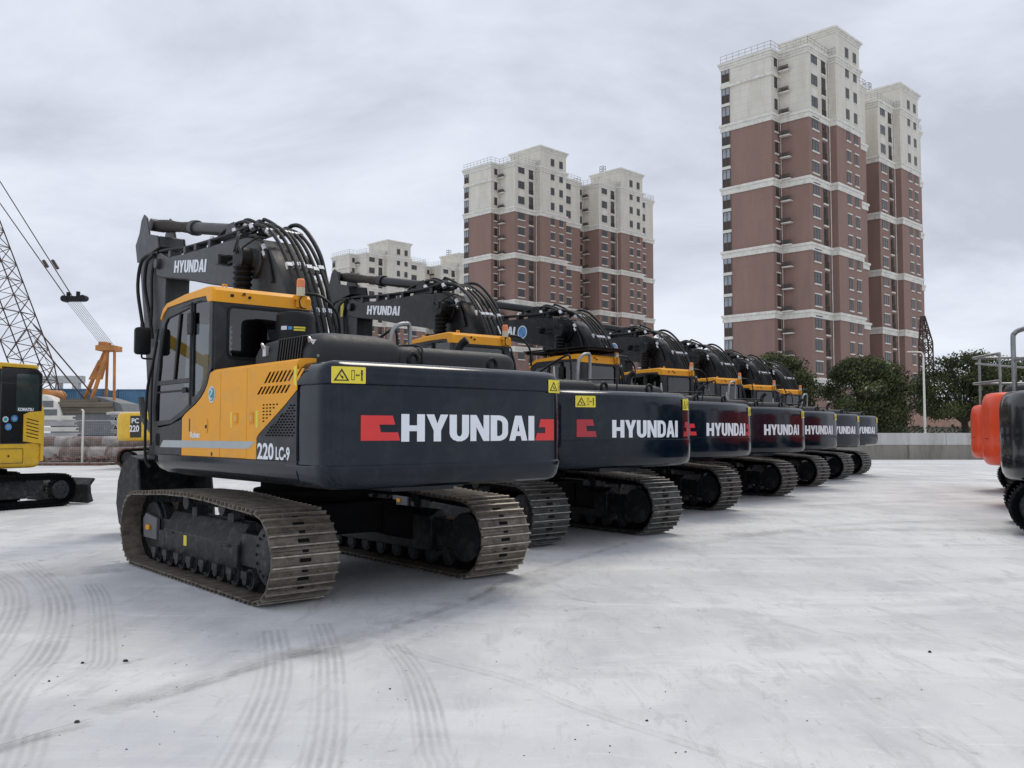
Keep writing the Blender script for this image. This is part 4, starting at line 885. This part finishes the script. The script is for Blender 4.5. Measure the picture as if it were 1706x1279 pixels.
tower('distant pale tower whose lift block shows above the second excavator arm cylinder', (-33.6, 241), -6.2, 15, cream=18.6)
tower('distant pale tower mostly hidden behind the left middle tower', (-15.2, 259), -6.2, 18, cage=True, cream=18.6)
tower('leftmost distant pale tower, just its end beside the nearest excavator hoses', (-63.4, 253), -9.3, 15, cream=18.6)

# ================================================================== boundary wall, trees
def concrete(name, c, st): return mat(name, c, .85, var=.12, scale=1.2, dirt=st, dirt_amt=.75, stretch=(1, 1, .18), bump=.3, bscale=12)
MT['wallup'] = concrete('pale_concrete_coping', (.50, .50, .48), (.30, .29, .27)); MT['walllo'] = concrete('stained_concrete', (.26, .24, .205), (.12, .11, .095))
root = thing('boundary_wall', 'low stained concrete wall with a pale upper band closing the yard', 'wall', (30, 50, 0))
m = MB(); m.bb((-24, -.12, -.05), (60, .12, .80)); m.build('lower_wall', 'walllo', root)
m = MB()
for i in range(14): m.bb((-24+i*6, -.15, .80), (-24+i*6+5.985, .15, 1.46))
m.build('upper_band', 'wallup', root, bevel=.02)
m = MB()
for i in range(21): m.bb((-24.1+i*4, -.2, -.05), (-23.8+i*4, .18, .799))
m.build('pilaster', 'walllo', root)
leafc = [mat('camphor_leaf', (.070, .086, .040), .9, var=.4, scale=.9, spec=.1), mat('lighter_leaf', (.115, .136, .056), .9, var=.35, scale=.9, spec=.1), mat('dark_leaf', (.036, .047, .025), .9, var=.4, scale=.9, spec=.1)]
MT['bark'] = mat('bark', (.055, .042, .032), .9, var=.3)
def tree(label, x, y, H, rx, ry=None, n=95, gap=0, zc0=.28, seed=1):
    rnd = random.Random(seed); ry = ry or rx
    root = thing('tree', label, 'tree', (x, y, 0), 0, 'dark evergreen trees behind the wall')
    tr = MB(); tr.tube([(0, 0, 0), (.1, 0, H*.2), (0, .1, H*.38)], lambda t: .28-.08*t, n=8)
    cl = []
    for i in range(n):
        u = rnd.random(); a = rnd.random()*2*PI; zf = rnd.random()
        hh = zc0+(1-zc0)*zf; rad = math.sqrt(max(.02, 1-((zf-.32)/.72)**2)) if zf > .32 else .78+.22*zf/.32
        rr = (.35+.6*math.sqrt(u))*rad*.93; cx, cy, cz = rx*rr*math.cos(a), ry*rr*math.sin(a), H*hh*.93
        cl.append((cx, cy, cz, rnd.uniform(.55, 1.05)))
    for c in cl[:22]:
        tr.tube([(0, 0, H*.3), (c[0]*.4, c[1]*.4, H*.3+(c[2]-H*.3)*.55), c[:3]], lambda t: .11*(1-t)+.02, n=5)
    tr.build('trunk', 'bark', root)
    vs = []; fs = []; ms = []
    for cx, cy, cz, r_ in cl:
        tone = rnd.choice((0, 0, 0, 1, 2, 2)); k_ = int(330*r_*r_)
        for _ in range(k_):
            d = Vector((rnd.gauss(0, 1), rnd.gauss(0, 1), rnd.gauss(0, .8))).normalized()*r_*rnd.uniform(.5, 1.02)
            p = Vector((cx, cy, cz))+Vector((d.x, d.y, d.z*.75)); s_ = rnd.uniform(.06, .12)
            nrm = (d.normalized()+Vector((rnd.gauss(0, .6), rnd.gauss(0, .6), rnd.gauss(0, .6)))).normalized(); a = nrm.orthogonal().normalized(); b = nrm.cross(a)
            o = len(vs); vs += [p-a*s_, p+b*s_*.5, p+a*s_, p-b*s_*.5]; fs.append((o, o+1, o+2, o+3)); ms.append(tone if rnd.random() < .8 else 1)
    me = bpy.data.meshes.new('crown'); me.from_pydata([tuple(v) for v in vs], [], fs)
    for q_ in leafc: me.materials.append(q_)
    me.polygons.foreach_set('material_index', ms); o = bpy.data.objects.new('crown', me); COL.objects.link(o); o.parent = root
    return root
tree('rounded dark tree left of the others, in front of the tallest tower', 17.6, 60, 6.9, 2.75, seed=3)
tree('broad dark tree in the middle of the trees, below the towers', 23.5, 60, 6.5, 3.25, seed=4, n=115)
tree('spreading tree right of the lamp post with sky gaps under its crown', 30.6, 61, 7.0, 3.6, seed=9, n=100, zc0=.42)
tree('right-hand tree behind the orange machines at the picture edge', 35.8, 64, 6.6, 3.0, seed=12)
tree('small low tree filling the gap between the left and middle trees', 20.6, 66, 4.0, 1.7, seed=15, n=40)
tree('small low tree between the middle tree and the lamp post', 27.2, 66, 4.6, 1.5, seed=16, n=40)
tree('low dark tree far left, just behind the farthest excavators', 13.6, 62, 4.4, 1.8, seed=18, n=45)
# shrubs, low red roof behind the trees
hedge = MB(); rnd = random.Random(5); vs = []; fs = []
for i in range(9000):
    x = rnd.uniform(8, 44); y = 56+rnd.gauss(0, .8); z = rnd.uniform(.1, 1.9+.5*noise.noise(Vector((x*.7, 0, 0)))); s_ = rnd.uniform(.06, .13)
    n_ = Vector((rnd.gauss(0, 1), rnd.gauss(0, 1), rnd.gauss(0, 1))).normalized(); a = n_.orthogonal().normalized(); b = n_.cross(a); p = Vector((x, y, z)); vs += [p-a*s_, p+b*s_*.5, p+a*s_, p-b*s_*.5]; fs.append((4*i, 4*i+1, 4*i+2, 4*i+3))
hedge.add(vs, fs); tag(hedge.build('undergrowth', leafc[2], smooth=0), 'dark low undergrowth along the back of the wall', 'undergrowth', kind='stuff')
root = thing('low_house', 'low house with a dull red roof glimpsed beneath the trees', 'house', (27, 80, 0))
m = MB(); m.bb((-9, 0, 0), (14, 6, 2.0)); m.build('wall', 'walllo', root); m = MB(); m.prism([(-.6, 1.95), (6.6, 1.95), (3, 3.1)], -9.4, 14.4, 'x'); m.build('roof', 'rust', root)
# lamp post
root = thing('street_lamp', 'slim white street lamp with a short curved arm in front of the trees', 'street lamp', (25.2, 55, 0))
m = MB(); m.cyl((0, 0, 0), (0, 0, 6.0), .085, .055, n=10); m.tube([(0, 0, 5.8), (0, 0, 6.2), (-.12, 0, 6.38), (-.5, 0, 6.42)], .045, n=6); m.build('pole', 'trim', root)
m = MB(); m.box((-.72, 0, 6.42), (.5, .16, .08)); m.build('lamp_head', 'trim', root, bevel=.03)
# brown lattice mast behind
def lattice(m, a0, a1, w0, w1, n, r, k=0, up=Vector((0, 0, 1)), side=None):
    a0 = Vector(a0); a1 = Vector(a1); d = (a1-a0).normalized(); s1 = (side or d.cross(Vector((0, 1, 0)))).normalized(); s2 = d.cross(s1).normalized()
    C_ = lambda t, i: a0.lerp(a1, t)+(s1*(1 if i in (0, 1) else -1)+s2*(1 if i in (0, 3) else -1))*(w0+(w1-w0)*t)/2
    for i in range(4): m.cyl(C_(0, i), C_(1, i), r*1.6, n=5, k=k)
    for j in range(n):
        for i in range(4):
            m.cyl(C_(j/n, i), C_((j+1)/n, (i+1) % 4), r, n=4, k=k, caps=False); m.cyl(C_(j/n, i), C_(j/n, (i+1) % 4), r, n=4, k=k, caps=False)
            if j % 2: m.cyl(C_(j/n, (i+1) % 4), C_((j+1)/n, i), r, n=4, k=k, caps=False)
m = MB(); lattice(m, (41.5, 90, 0), (41.5, 90, 10.4), 1.15, .95, 14, .05); lattice(m, (41.5, 90, 10.4), (41.25, 90, 13.1), .95, .3, 4, .05)
tag(m.build('lattice_mast', 'lattice', smooth=0), 'brown lattice mast standing against the right-hand tower', 'mast')

# ================================================================== left background: crane, pipes, fence, containers
CR = 'crane_side'
root = thing('crawler_crane', 'old orange crawler crane with a lattice boom behind the wire fence', 'crane', (-28, 60, 0))
L_ = lambda x, z, y=60: (x+28, y-60, z)
m = MB(); lattice(m, L_(-31.9, 5.6), L_(-36.1, 16.0), 1.9, 1.9, 9, .028, side=Vector((.92, 0, .38))); lattice(m, L_(-30.6, 3.7), L_(-31.9, 5.6), .7, 1.9, 2, .03, side=Vector((.92, 0, .5)))
m.build('lattice_boom', 'lattice', root, smooth=0)
m = MB()
for dy in (-.7, .7):
    m.cyl(L_(-28.3-dy*.85, 3.6, 60+dy), L_(-27.05-dy*.35, 7.1, 60+dy*.5), .14, n=8); m.cyl(L_(-26.8+dy*-.85, 3.0, 60+dy), L_(-26.8+dy*-.5, 7.0, 60+dy*.4), .10, n=8)
m.plate([[(-28.25+28, 5.0), (-27.3+28, 5.0), (-26.98+28, 6.3), (-27.62+28, 6.3)], circ(-27.5+28, 5.7, .22, 12)], lambda x, z, d: (x, -.1+d, z), .08)
m.bb((.45, -.7, 6.9), (1.65, .7, 7.25)); m.bb((.55, -.5, 7.2), (1.0, .5, 7.5)); m.build('gantry', 'craneo', root, bevel=.02)
m = MB(); m.bb((-1.9, -1.6, 1.3), (2.8, 1.6, 2.7)); m.bb((-1.5, -1.7, 2.7), (2.2, 1.7, 3.1), 1); m.bb((-1.4, -1.74, 3.1), (2.1, 1.7, 3.45), 1); m.bb((-1.3, -1.7, 3.45), (1.2, 1.6, 3.65), 1); m.prism([(2.2, 2.6), (2.9, 2.6), (2.5, 3.4), (.9, 3.85), (.6, 3.6)], -1.5, 1.5, k=0); m.build('machine_house', ['greyp', 'wood'], root, bevel=.03)
m = MB(); pr = [(-3.0, 1.9), (-1.1, 1.9), (-1.1, 2.7), (-1.3, 3.3), (-1.75, 3.75), (-2.3, 3.95), (-2.7, 3.7)]; m.prism(pr, -1.9, -.9, k=0)
oc = m.build('operator_cab', 'trim', root, bevel=.05)
for z in (2.0, 2.55, 3.1): q = MB(); q.bb((-2.3, -1.92, z), (-1.35 if z < 3 else -1.6, -1.905, z+.42)); q.build('window', 'greyp', oc)
m = MB(); m.cyl(L_(-30.6, 3.9, 58.9), L_(-30.6, 3.9, 61), .42, n=18); m.build('boom_pivot', 'craneo', root)
m = MB()
for dx, z1 in ((0, 18.6), (.15, 17.6)): m.cyl(L_(-29.5-dx*3, 10.6), L_(-34.7, z1-dx*3), .035, n=5)
for q_ in range(7): m.cyl(L_(-29.75+q_*.1, 10.3, 59.6+q_*.12), L_(-27.3+q_*.09, 7.3, 59.6+q_*.12), .014, n=4)
m.box(L_(-30.7, 12.75), (.16, .2, .7), 0, Matrix.Rotation(R(-33), 3, 'Y')); m.box(L_(-31.35, 12.8), (.16, .2, .55), 0, Matrix.Rotation(R(-33), 3, 'Y'))
m.cyl(L_(-32.05, 8.7), L_(-27.6, 3.6), .05, n=5); m.cyl(L_(-31.8, 7.6), L_(-28.5, 3.7), .05, n=5); m.cyl(L_(-32.3, 8.4), L_(-29.6, 3.6), .02, n=4)
m.build('stay_cable', 'lattice', root, smooth=0)
m = MB(); m.box(L_(-29.35, 10.42), (1.35, .5, .34)); m.box(L_(-29.75, 10.68), (.22, .2, .4)); m.box(L_(-29.1, 10.72), (.22, .2, .4)); m.cyl(L_(-29.95, 10.42, 59.7), L_(-29.95, 10.42, 60.3), .22, n=12); m.cyl(L_(-28.7, 10.47, 59.7), L_(-28.7, 10.47, 60.3), .2, n=12); m.build('cable_spreader', 'black', root, bevel=.03)
m = MB(); m.bb((-2.6, -2, 0), (3, -1.1, 1.1)); m.bb((-2.6, 1.1, 0), (3, 2, 1.1)); m.build('crawler', 'rust', root, bevel=.2)
for i, (x, c, lb) in enumerate(((-36.3, 'blue', 'blue shipping container nearer the crane boom'), (-29.9, 'blue2', 'paler blue shipping container right of the gantry legs'))):
    if 'contblue' not in MT: MT['contblue'] = mat('container_blue', (.035, .11, .20), .6, var=.25, scale=.5, dirt=(.20, .26, .32), dirt_amt=.5); MT['contblue2'] = mat('pale_container_blue', (.075, .18, .30), .6, var=.3, scale=.5, dirt=(.12, .22, .32), dirt_amt=.6)
    root = thing('shipping_container', lb, 'container', (x, 74+i, 2.5), 0, 'stacked blue shipping containers')
    m = MB(); n_ = 30; pr = []
    for q_ in range(n_): a = -3+q_*6/n_; pr += [(a, 0), (a+.05, .05), (a+.10, .05), (a+.15, 0)]
    pr += [(3, 0), (3, 2.4), (-3, 2.4)]; m.prism([(p[0], p[1]) for p in pr], .1, 2.45, 'z'); m.build('corrugated_body', 'contblue' if i == 0 else 'contblue2', root, smooth=0)
    m = MB()
    for xx in (-3, 3): m.bb((xx-.08, -.05, 0), (xx+.08, .1, 2.55))
    m.bb((-3, -.05, 2.45), (3, .05, 2.55)); m.bb((-3, -.05, 0), (3, .05, .1)); m.build('frame', 'contblue', root, smooth=0)
root = thing('shipping_container', 'dark blue container at the bottom of the stack behind the crane', 'container', (-32.5, 76.5, 0), 0, 'stacked blue shipping containers')
m = MB(); m.bb((-6.5, 0, 0), (6, 2.4, 2.5)); m.build('corrugated_body', 'contblue', root, bevel=.03)
m = MB(); m.bb((-6.5, -.06, 2.36), (6, 0, 2.5)); m.build('frame', 'contblue', root)
# steel pipe gantry far left
m = MB(); m.bb((-46.5, 85, 6.1), (-40.6, 85.6, 6.8)); m.bb((-41.6, 85, 0), (-41.0, 85.6, 6.1)); m.bb((-43.2, 85, 0), (-42.7, 85.6, 6.1)); m.bb((-46.0, 85, 0), (-45.5, 85.6, 6.1))
tag(m.build('gantry_frame', 'galv', smooth=0, bevel=.03), 'pale grey portal gantry frame standing far behind the lattice boom', 'gantry')
# stacked pipes and steel
MT['band'] = mat('dusty_pipe_band', (.36, .33, .31), .8, var=.4, scale=3, dirt=(.2, .14, .12), dirt_amt=.6)
def pipe(x0, x1, y, z, r_, mt, lab, cat='pipe', grp='large pipes stacked behind the fence'):
    m = MB(); n_ = 24; P = [Vector((x0, y, z)), Vector((x1, y, z))]
    for rr in (r_, r_*.93): m.cyl(P[0], P[1], rr, n=n_, caps=False)
    ring = lambda x, rr: [Vector((x, y+rr*math.cos(2*PI*i/n_), z+rr*math.sin(2*PI*i/n_))) for i in range(n_)]
    for x in (x0, x1): m.loft([ring(x, r_), ring(x, r_*.93)], False)
    for q_ in range(3): xx = x0+(x1-x0)*(.25+.25*q_); m.loft([ring(xx-.46, r_*1.003), ring(xx-.45, r_*1.02), ring(xx+.35, r_*1.02), ring(xx+.36, r_*1.003)], False, 1)
    o = m.build('steel_pipe', [mt, 'band'], smooth=50); tag(o, lab, cat, grp)
MT['pipebr'] = mat('brown_pipe', (.18, .12, .10), .75, var=.45, scale=.9, dirt=(.38, .34, .32), dirt_amt=.9)
MT['pipegr'] = mat('grey_pipe', (.42, .425, .43), .6, var=.35, scale=.9, dirt=(.45, .44, .42), dirt_amt=.8)
pipe(-24.5, -15.6, 44.0, .42, .40, 'pipebr', 'lowest brown pipe at the front of the pipe stack')
pipe(-24.2, -14.9, 44.3, 1.02, .30, 'pipebr', 'brown pipe with pale bands lying on the lowest pipe')
pipe(-24.6, -16.1, 45.4, .55, .45, 'pipegr', 'pale grey pipe behind the brown pipes')
for i in range(5):
    root = tag((lambda mm: mm.build('steel_beam', 'pipegr' if i % 2 else 'trim', bevel=.01))((lambda mm: (mm.prism([(-.2, 0), (.2, 0), (.2, .05), (-.12, .05), (-.12, .17), (.2, .17), (.2, .22), (-.2, .22)], -28.2+i*.15, -22.4-i*.12, 'x'), mm)[1])(MB())), ['lowest', 'second', 'third', 'fourth', 'topmost'][i]+' grey steel beam of the stack left of the fence post', 'steel beam', None, 'grey steel beams in a stack'); root.location = (0, 46.8+.06*i, .95+i*.30)
root = thing('lattice_panel_stack', 'stack of pale grey lattice panels under a light tarpaulin, behind the fence', 'panel stack', (-16.8, 48, 0))
for i in range(4):
    m = MB(); z = .75+i*.42; m.bb((-4.3, -.6, z), (2.8, .6, z+.07)); m.bb((-4.3, -.6, z+.32), (2.8, .6, z+.38)); m.bb((-4.3, -.2, z+.07), (2.8, .5, z+.32), 1)
    for q_ in range(24): x = -4.2+q_*.29; m.cyl((x, -.6, z+.03), (x+.15, -.6, z+.36), .022, n=4); m.cyl((x+.15, -.6, z+.36), (x+.29, -.6, z+.03), .022, n=4)
    m.build('panel', ['pipegr', 'inner'], root, smooth=0)
m = MB(); m.prism([(-.75, 2.42), (.75, 2.40), (.72, 2.52), (0, 2.60), (-.73, 2.56)], -4.5, 3.0, 'x'); m.build('tarpaulin', 'wallup', root, bevel=.03)
m = MB()
for q_ in range(5): m.tube([(-4.2+q_*.25, -.9, 2.1), (-3.0+q_*.25, -1.0, 1.35), (-1.6+q_*.2, -1.0, .75)], .04, n=6)
tag(m.build('bent_rods', 'galv'), 'bundle of bent pale steel rods leaning on the lattice panels', 'steel rods').location = (-16.8, 48, 0)
rub = MB(); rnd = random.Random(8)
for i in range(420):
    x = rnd.uniform(-24, -14.5); y = 42.3+rnd.gauss(0, .35); s_ = rnd.uniform(.08, .26)*(1 if x < -18.5 else .6); z = rnd.uniform(0, .32 if x < -18.5 else .12)
    rub.box((x, y, z), (s_, s_*rnd.uniform(.6, 1), s_*rnd.uniform(.4, .8)), 0, Matrix.Rotation(rnd.random()*3, 3, Vector((rnd.random(), rnd.random(), rnd.random())).normalized()))
tag(rub.build('rubble', mat('red_brown_rubble', (.12, .065, .055), .9, var=.6, scale=2, dirt=(.3, .26, .24), dirt_amt=.7), smooth=0), 'reddish brown rubble heaped along the foot of the fence', 'rubble', kind='stuff')
m = MB(); m.bb((-24, 41.0, .0), (-18.6, 41.9, .10)); tag(m.build('steel_plate', 'rust', bevel=.02), 'flat rusty steel plate lying in front of the rubble', 'steel plate')
root = thing('mesh_fence', 'pale wire mesh fence with thin posts in front of the stacked pipes', 'fence', (-20, 41.6, 0))
for x in (-4.5, .2, 4.6):
    m = MB(); m.cyl((x, 0, 0), (x, 0, 2.45), .05, n=8); m.tube([(x, 0, 2.4), (x, 0, 2.5), (x-.08, 0, 2.56)], .045, n=6); m.build('fence_post', 'trim', root)
m = MB()
for i in range(92): x = -4.5+i*.1; m.cyl((x, 0, .12), (x, 0, 2.05), .003, n=3, caps=False)
for i in range(20): z = .12+i*.1; m.cyl((-4.5, 0, z), (4.6, 0, z), .003, n=3, caps=False)
for z in (.12, 2.05): m.cyl((-4.5, 0, z), (4.6, 0, z), .02, n=5)
m.build('wire_mesh', 'galv', root, smooth=0)

# ================================================================== other excavators
def compact(name, label, loc, rz, body, lower, w=2.3, tail=1.75, blade=False, cabm=True, z0=.80, z1=2.2, scale=1., group=None, shoe='inner', trk=(-1.15, 1.2, .33, .70, .45), zcab=2.9, square=False):
    """short-tail machine: x forward, cab on the left (y > 0)"""
    root = thing(name, label, 'excavator', loc, rz, group)
    xr, xf, r_, mid, tw = trk
    undercarriage(root, shoe, tw, w/2, xr, xf, r_, mid, detail=False, pitch=.13, zc=z0+.05)
    if blade:
        b_x = abs(blade); m = MB(); x = -1 if blade < 0 else 1; pr = [(b_x+p[0]-1.79, p[1]) for p in [(1.72, .02), (1.86, .06), (1.80, .25), (1.79, .40), (1.90, .54), (1.84, .56), (1.72, .42), (1.72, .2)]]
        m.prism([(x*p[0], p[1]) for p in pr], -w/2, w/2); m.bb((x*.8, -.5, .22), (x*(b_x-.05), -.38, .36)); m.bb((x*.8, .38, .22), (x*(b_x-.05), .5, .36)); m.build('dozer_blade', 'frame', root, bevel=.01)
    hw = w/2-.06
    # rounded tail
    half = [(-.1, hw), (-tail*.45, hw), (-tail*.72, hw*.93), (-tail*.90, hw*.72), (-tail*.985, hw*.38), (-tail, 0)]
    if square: half = [(-.1, hw), (-tail*.6, hw), (-tail*.9, hw), (-tail*.985, hw*.92), (-tail, hw*.7), (-tail, 0)]
    O = outline(half); rings = []; H = z1-z0
    for f_, ins in ((0, .20), (.02, .11), (.06, .05), (.14, .01), (.30, 0), (.31, .012), (.5, 0), (.80, .0), (.90, .04), (.96, .10), (.99, .18), (1., .28)):
        rings.append([Vector((p.x*(1-ins*.55/max(.5, tail)), p.y*(1-ins*.7/hw), z0+H*f_)) for p in O])
    m = MB(); m.loft(rings); cw_ = m.build('counterweight', body, root, smooth=40)
    m = MB(); m.bb((-.1, -hw, z0), (1.15, hw, z0+.48)); m.bb((-.1, -hw, z0+.48), (1.1, -.15, z0+1.05)); m.build('body', lower, root, bevel=.06)
    m = MB(); m.prism([(-.35, z0+.45), (1.2, z0+.45), (1.3, z0+.8), (1.08, zcab-.15), (.95, zcab-.04), (-.2, zcab-.04), (-.35, zcab-.12)], .02, hw); c = m.build('cab', 'gloss', root, bevel=.05)
    for pl in (rrect(-.24, z0+1.08, .22, zcab-.22, .05), rrect(.34, z0+.75, 1.02, zcab-.22, .05)):
        q = MB(); q.plate([pl], lambda x, z, d: (x, hw+.004+d, z), .004); q.build('window', 'gwin', c, smooth=0)
        q = MB(); q.plate([rrect(min(p[0] for p in pl)-.025, min(p[1] for p in pl)-.025, max(p[0] for p in pl)+.025, max(p[1] for p in pl)+.025, .06), pl], lambda x, z, d: (x, hw+.003+d, z), .008); q.build('window_seal', 'black', c, smooth=0)
    q = MB(); q.plate([rrect(.15, z0+1.1, hw-.12, zcab-.25, .05)], lambda y, z, d: (-.356-d, y, z), .004); q.build('window', 'gwin', c, smooth=0)
    q = MB(); q.prism([(-.36, zcab-.12), (-.25, zcab-.01), (.98, zcab), (1.12, zcab-.13)], .0, hw+.02); q.build('cab_roof', lower, root, bevel=.03)
    m = MB(); m.prism([(1.0, z0+.2), (1.3, z0+.2), (1.35, z0+.9), (1.9, 3.3), (2.7, 3.75), (4.2, 2.9), (4.25, 3.1), (2.75, 4.05), (1.65, 3.6), (1.0, z0+1.0)], -.42, -.18); m.build('boom', lower, root, bevel=.02)
    m = MB(); m.prism([(4.0, 3.3), (4.3, 3.3), (4.45, 3.0), (3.9, 1.1), (3.7, 1.1), (4.0, 2.8)], -.40, -.20); m.build('stick', lower, root, bevel=.02)
    m = MB(); m.prism([(3.6, 1.2), (4.0, 1.2), (4.35, .7), (4.2, .15), (3.6, .05), (3.3, .2)], -.65, .05); m.build('bucket', 'frame', root, bevel=.02)
    return root, cw_, c, hw
MT['gwin'] = mat('dark_side_glass', (.035, .05, .05), .06, var=.5, scale=1.2, spec=.8)
a, cwa, cabm_, hw = compact('mini_excavator', 'yellow mini excavator with a black cab and a dozer blade at the left edge', (-11.16, 18.02, 0), R(-120), 'yelpaint', 'yelpaint', w=2.2, tail=1.22, blade=-2.3, z0=.82, z1=1.48, zcab=2.92, square=True, trk=(-1.65, 1.5, .345, .71, .45))
q = MB(); sl_ = [[(-1.10, 1.40+.07*i), (-.84, 1.46+.07*i), (-.84, 1.48+.07*i), (-1.10, 1.42+.07*i)] for i in range(6)]
q.plate([[(-1.20, 1.30), (-.78, 1.36), (-.78, 1.90), (-.90, 1.95), (-1.10, 1.97), (-1.20, 1.98)]]+sl_, lambda x, z, d: (x, hw+.016+d, z), .02); q.build('vent_cover', 'yelpaint', a, bevel=.004)
q = MB(); q.prism([(-1.23, .95), (-1.17, .95), (-1.17, 2.05), (-1.20, 2.10), (-1.23, 1.9)], .3, hw+.02); q.build('rear_pillar', 'yelpaint', a, bevel=.015)
q = MB(); q.bb((-1.19, .1, 1.30), (-.30, hw+.01, 2.55)); q.prism([(-1.19, 2.5), (-.30, 2.5), (-.30, 2.84), (-1.08, 2.84), (-1.19, 2.74)], .1, hw+.01); q.build('cab_rear', 'gloss', a, bevel=.03)
q = MB(); q.plate([rrect(-1.10, 1.95, -.62, 2.72, .05)], lambda x, z, d: (x, hw+.014+d, z), .004); q.build('window', 'gwin', a, smooth=0)
q = MB(); q.prism([(-1.10, 2.845), (-1.02, 2.92), (-.2, 2.93), (-.2, 2.845)], .05, hw+.03); q.build('roof_edge', 'yelpaint', a, bevel=.02)
for x, z, r_, mt in ((-.42, 1.80, .06, 'pale'), (-.60, 1.82, .07, 'blue'), (-.48, 1.65, .07, 'blue')):
    q = MB(); q.plate([circ(x, z, r_, 20)], lambda x_, z_, d: (x_, hw+.013, z_)); q.build('round_sticker', mt, a, smooth=0)
    q = MB(); q.plate([circ(x, z, r_*.6, 20)], lambda x_, z_, d: (x_, hw+.015, z_)); q.build('round_sticker', 'slateblue' if mt == 'blue' else 'teal', a, smooth=0)
text_mesh('KOMATSU', .085, lambda x, y: (-.66-x*.82, hw+.021, 1.975+y), .004).build('lettering', 'white', a, smooth=0)
q = MB(); q.plate([rrect(-.80, .92, -.2, 1.22, .01), rrect(-.79, .93, -.21, 1.21, .01)], lambda x, z, d: (x, hw+.013, z)); q.plate([circ(-.5, 1.07, .022, 10)], lambda x, z, d: (x, hw+.014, z)); q.build('hatch', 'blkdecal', a, smooth=0)
# yellow machine behind, partly hidden by the first one
b_, cwb, cb2, hwb = compact('yellow_excavator', 'distant yellow excavator tail with a black stripe and white 220 behind the first machine', (-14.3, 38.5, 0), R(-8), 'yelpaint', 'yelpaint', w=2.8, tail=2.4, z0=1.15, z1=2.35, zcab=3.0, shoe='rust', trk=(-1.5, 1.6, .43, .93, .6))
q = MB(); q.plate([rrect(-1.35, 1.3, -.85, 2.2, .01)], lambda x, z, d: (x, -hwb-.006, z)); q.build('black_stripe', 'blkdecal', b_, smooth=0)
text_mesh('220', .36, lambda x, y: (-1.38+x*.8, -hwb-.012, 1.55+y), .01).build('lettering', 'white', b_, smooth=0)
text_mesh('PC', .28, lambda x, y: (-1.30+x, -hwb-.012, 1.9+y), .006).build('lettering', 'white', b_, smooth=0)
# machines at the right edge
RG = 'short tail excavators at the right edge'
c_, cwc, _, hwc = compact('short_tail_excavator', 'glossy black short-tail excavator cut by the right edge, nearest there', (9.85, 13.9, 0), R(-27), 'gloss', 'gloss', w=2.7, tail=2.05, z0=.80, z1=2.2, zcab=2.95, group=RG, trk=(-1.58, 1.7, .42, .93, .6))
d_, cwd, _, _ = compact('short_tail_excavator', 'orange-red short-tail excavator directly behind the glossy black one', (11.9, 18.4, 0), R(-27), 'orangered', 'orangered', w=2.6, tail=2.05, z0=.86, z1=2.36, zcab=2.95, group=RG, trk=(-1.0, 1.7, .40, .9, .6))
e_, cwe, _, _ = compact('short_tail_excavator', 'farther orange-red short-tail excavator, just its rounded rear in view', (14.05, 23.2, 0), R(-27), 'orangered', 'orangered', w=2.5, tail=2.0, z0=.86, z1=2.25, zcab=2.9, group=RG, trk=(-1.0, 1.7, .40, .9, .6))
def sticker(par, tail, hw_, z0, z1, a0, a1, mt='yel', nm='warning_label'):
    q = MB(); n_ = 6; vs = []
    for z in (z0, z1):
        for i in range(n_+1): a = R(a0+(a1-a0)*i/n_); vs.append((-(tail+.02)*abs(math.cos(a))**.62, (hw_+.03)*math.copysign(abs(math.sin(a))**.62, math.sin(a)), z))
    q.add(vs, [(i, i+1, n_+2+i, n_+1+i) for i in range(n_)]); q.build(nm, mt, par, smooth=0)
for par, tl, hh in ((c_, 2.05, 1.29), (d_, 2.05, 1.24), (e_, 2.0, 1.19)):
    sticker(par, tl, hh, 1.55, 1.82, 28, 36)
sticker(c_, 2.05, 1.29, 1.02, 1.14, 30, 36, 'red', 'reflector')
m = MB(); P = [(-1.80, .30, 2.10), (-1.81, .30, 3.05), (-1.78, .27, 3.20), (-1.66, .15, 3.25), (-1.3, -.9, 3.25), (-1.27, -1.0, 3.12), (-1.25, -1.0, 2.1)]; m.tube(P, .04, n=8); m.tube([(-1.80, .30, 2.75), (-1.27, -1.0, 2.75)], .028, n=6); m.build('guard_rail', 'chrome', c_, smooth=60)
m = MB()
for z in (3.55, 2.85): m.tube([(-1.9, .4, z), (.3, .85, z-.02)], .035, n=6); m.tube([(-1.9, .4, z), (-1.3, -1.0, z)], .035, n=6)
m.tube([(-1.85, .4, 3.40), (.3, .8, 3.15)], .03, n=6)
for x, y in ((-1.75, .43), (-.9, .6), (-1.3, -.95), (.2, .8)): m.cyl((x, y, 2.2), (x, y, 3.56), .035, n=6)
m.build('guard_rail', 'chrome', e_, smooth=60)
for par, cw_, hh, tl, body in ((c_, cwc, 1.29, 2.05, 'gloss'), (d_, cwd, 1.24, 2.05, 'orangered'), (e_, cwe, 1.19, 2.0, 'orangered')):
    q = MB(); rings = []
    for z, ins in ((2.0, .25), (2.42, .28), (2.5, .36), (2.53, .5)): rings.append([Vector((-.55+(p[0]+.55)*(1-ins*.4), p[1]*(1-ins*.5), z)) for p in rrect(-1.75, -1.0, .1, .95, .4, 5)])
    q.loft(rings); hd = q.build('engine_hood', 'hood', par, smooth=50)
    sticker(cw_, tl-.006, hh-.004, 1.405, 1.415, -60, 60, 'black', 'panel_seam')
    q = MB(); q.box((-tl*.93, hh*.52, 1.28), (.05, .14, .09), 0, Matrix.Rotation(R(-35), 3, 'Z')); q.build('tail_lamp', 'red', cw_, bevel=.01)
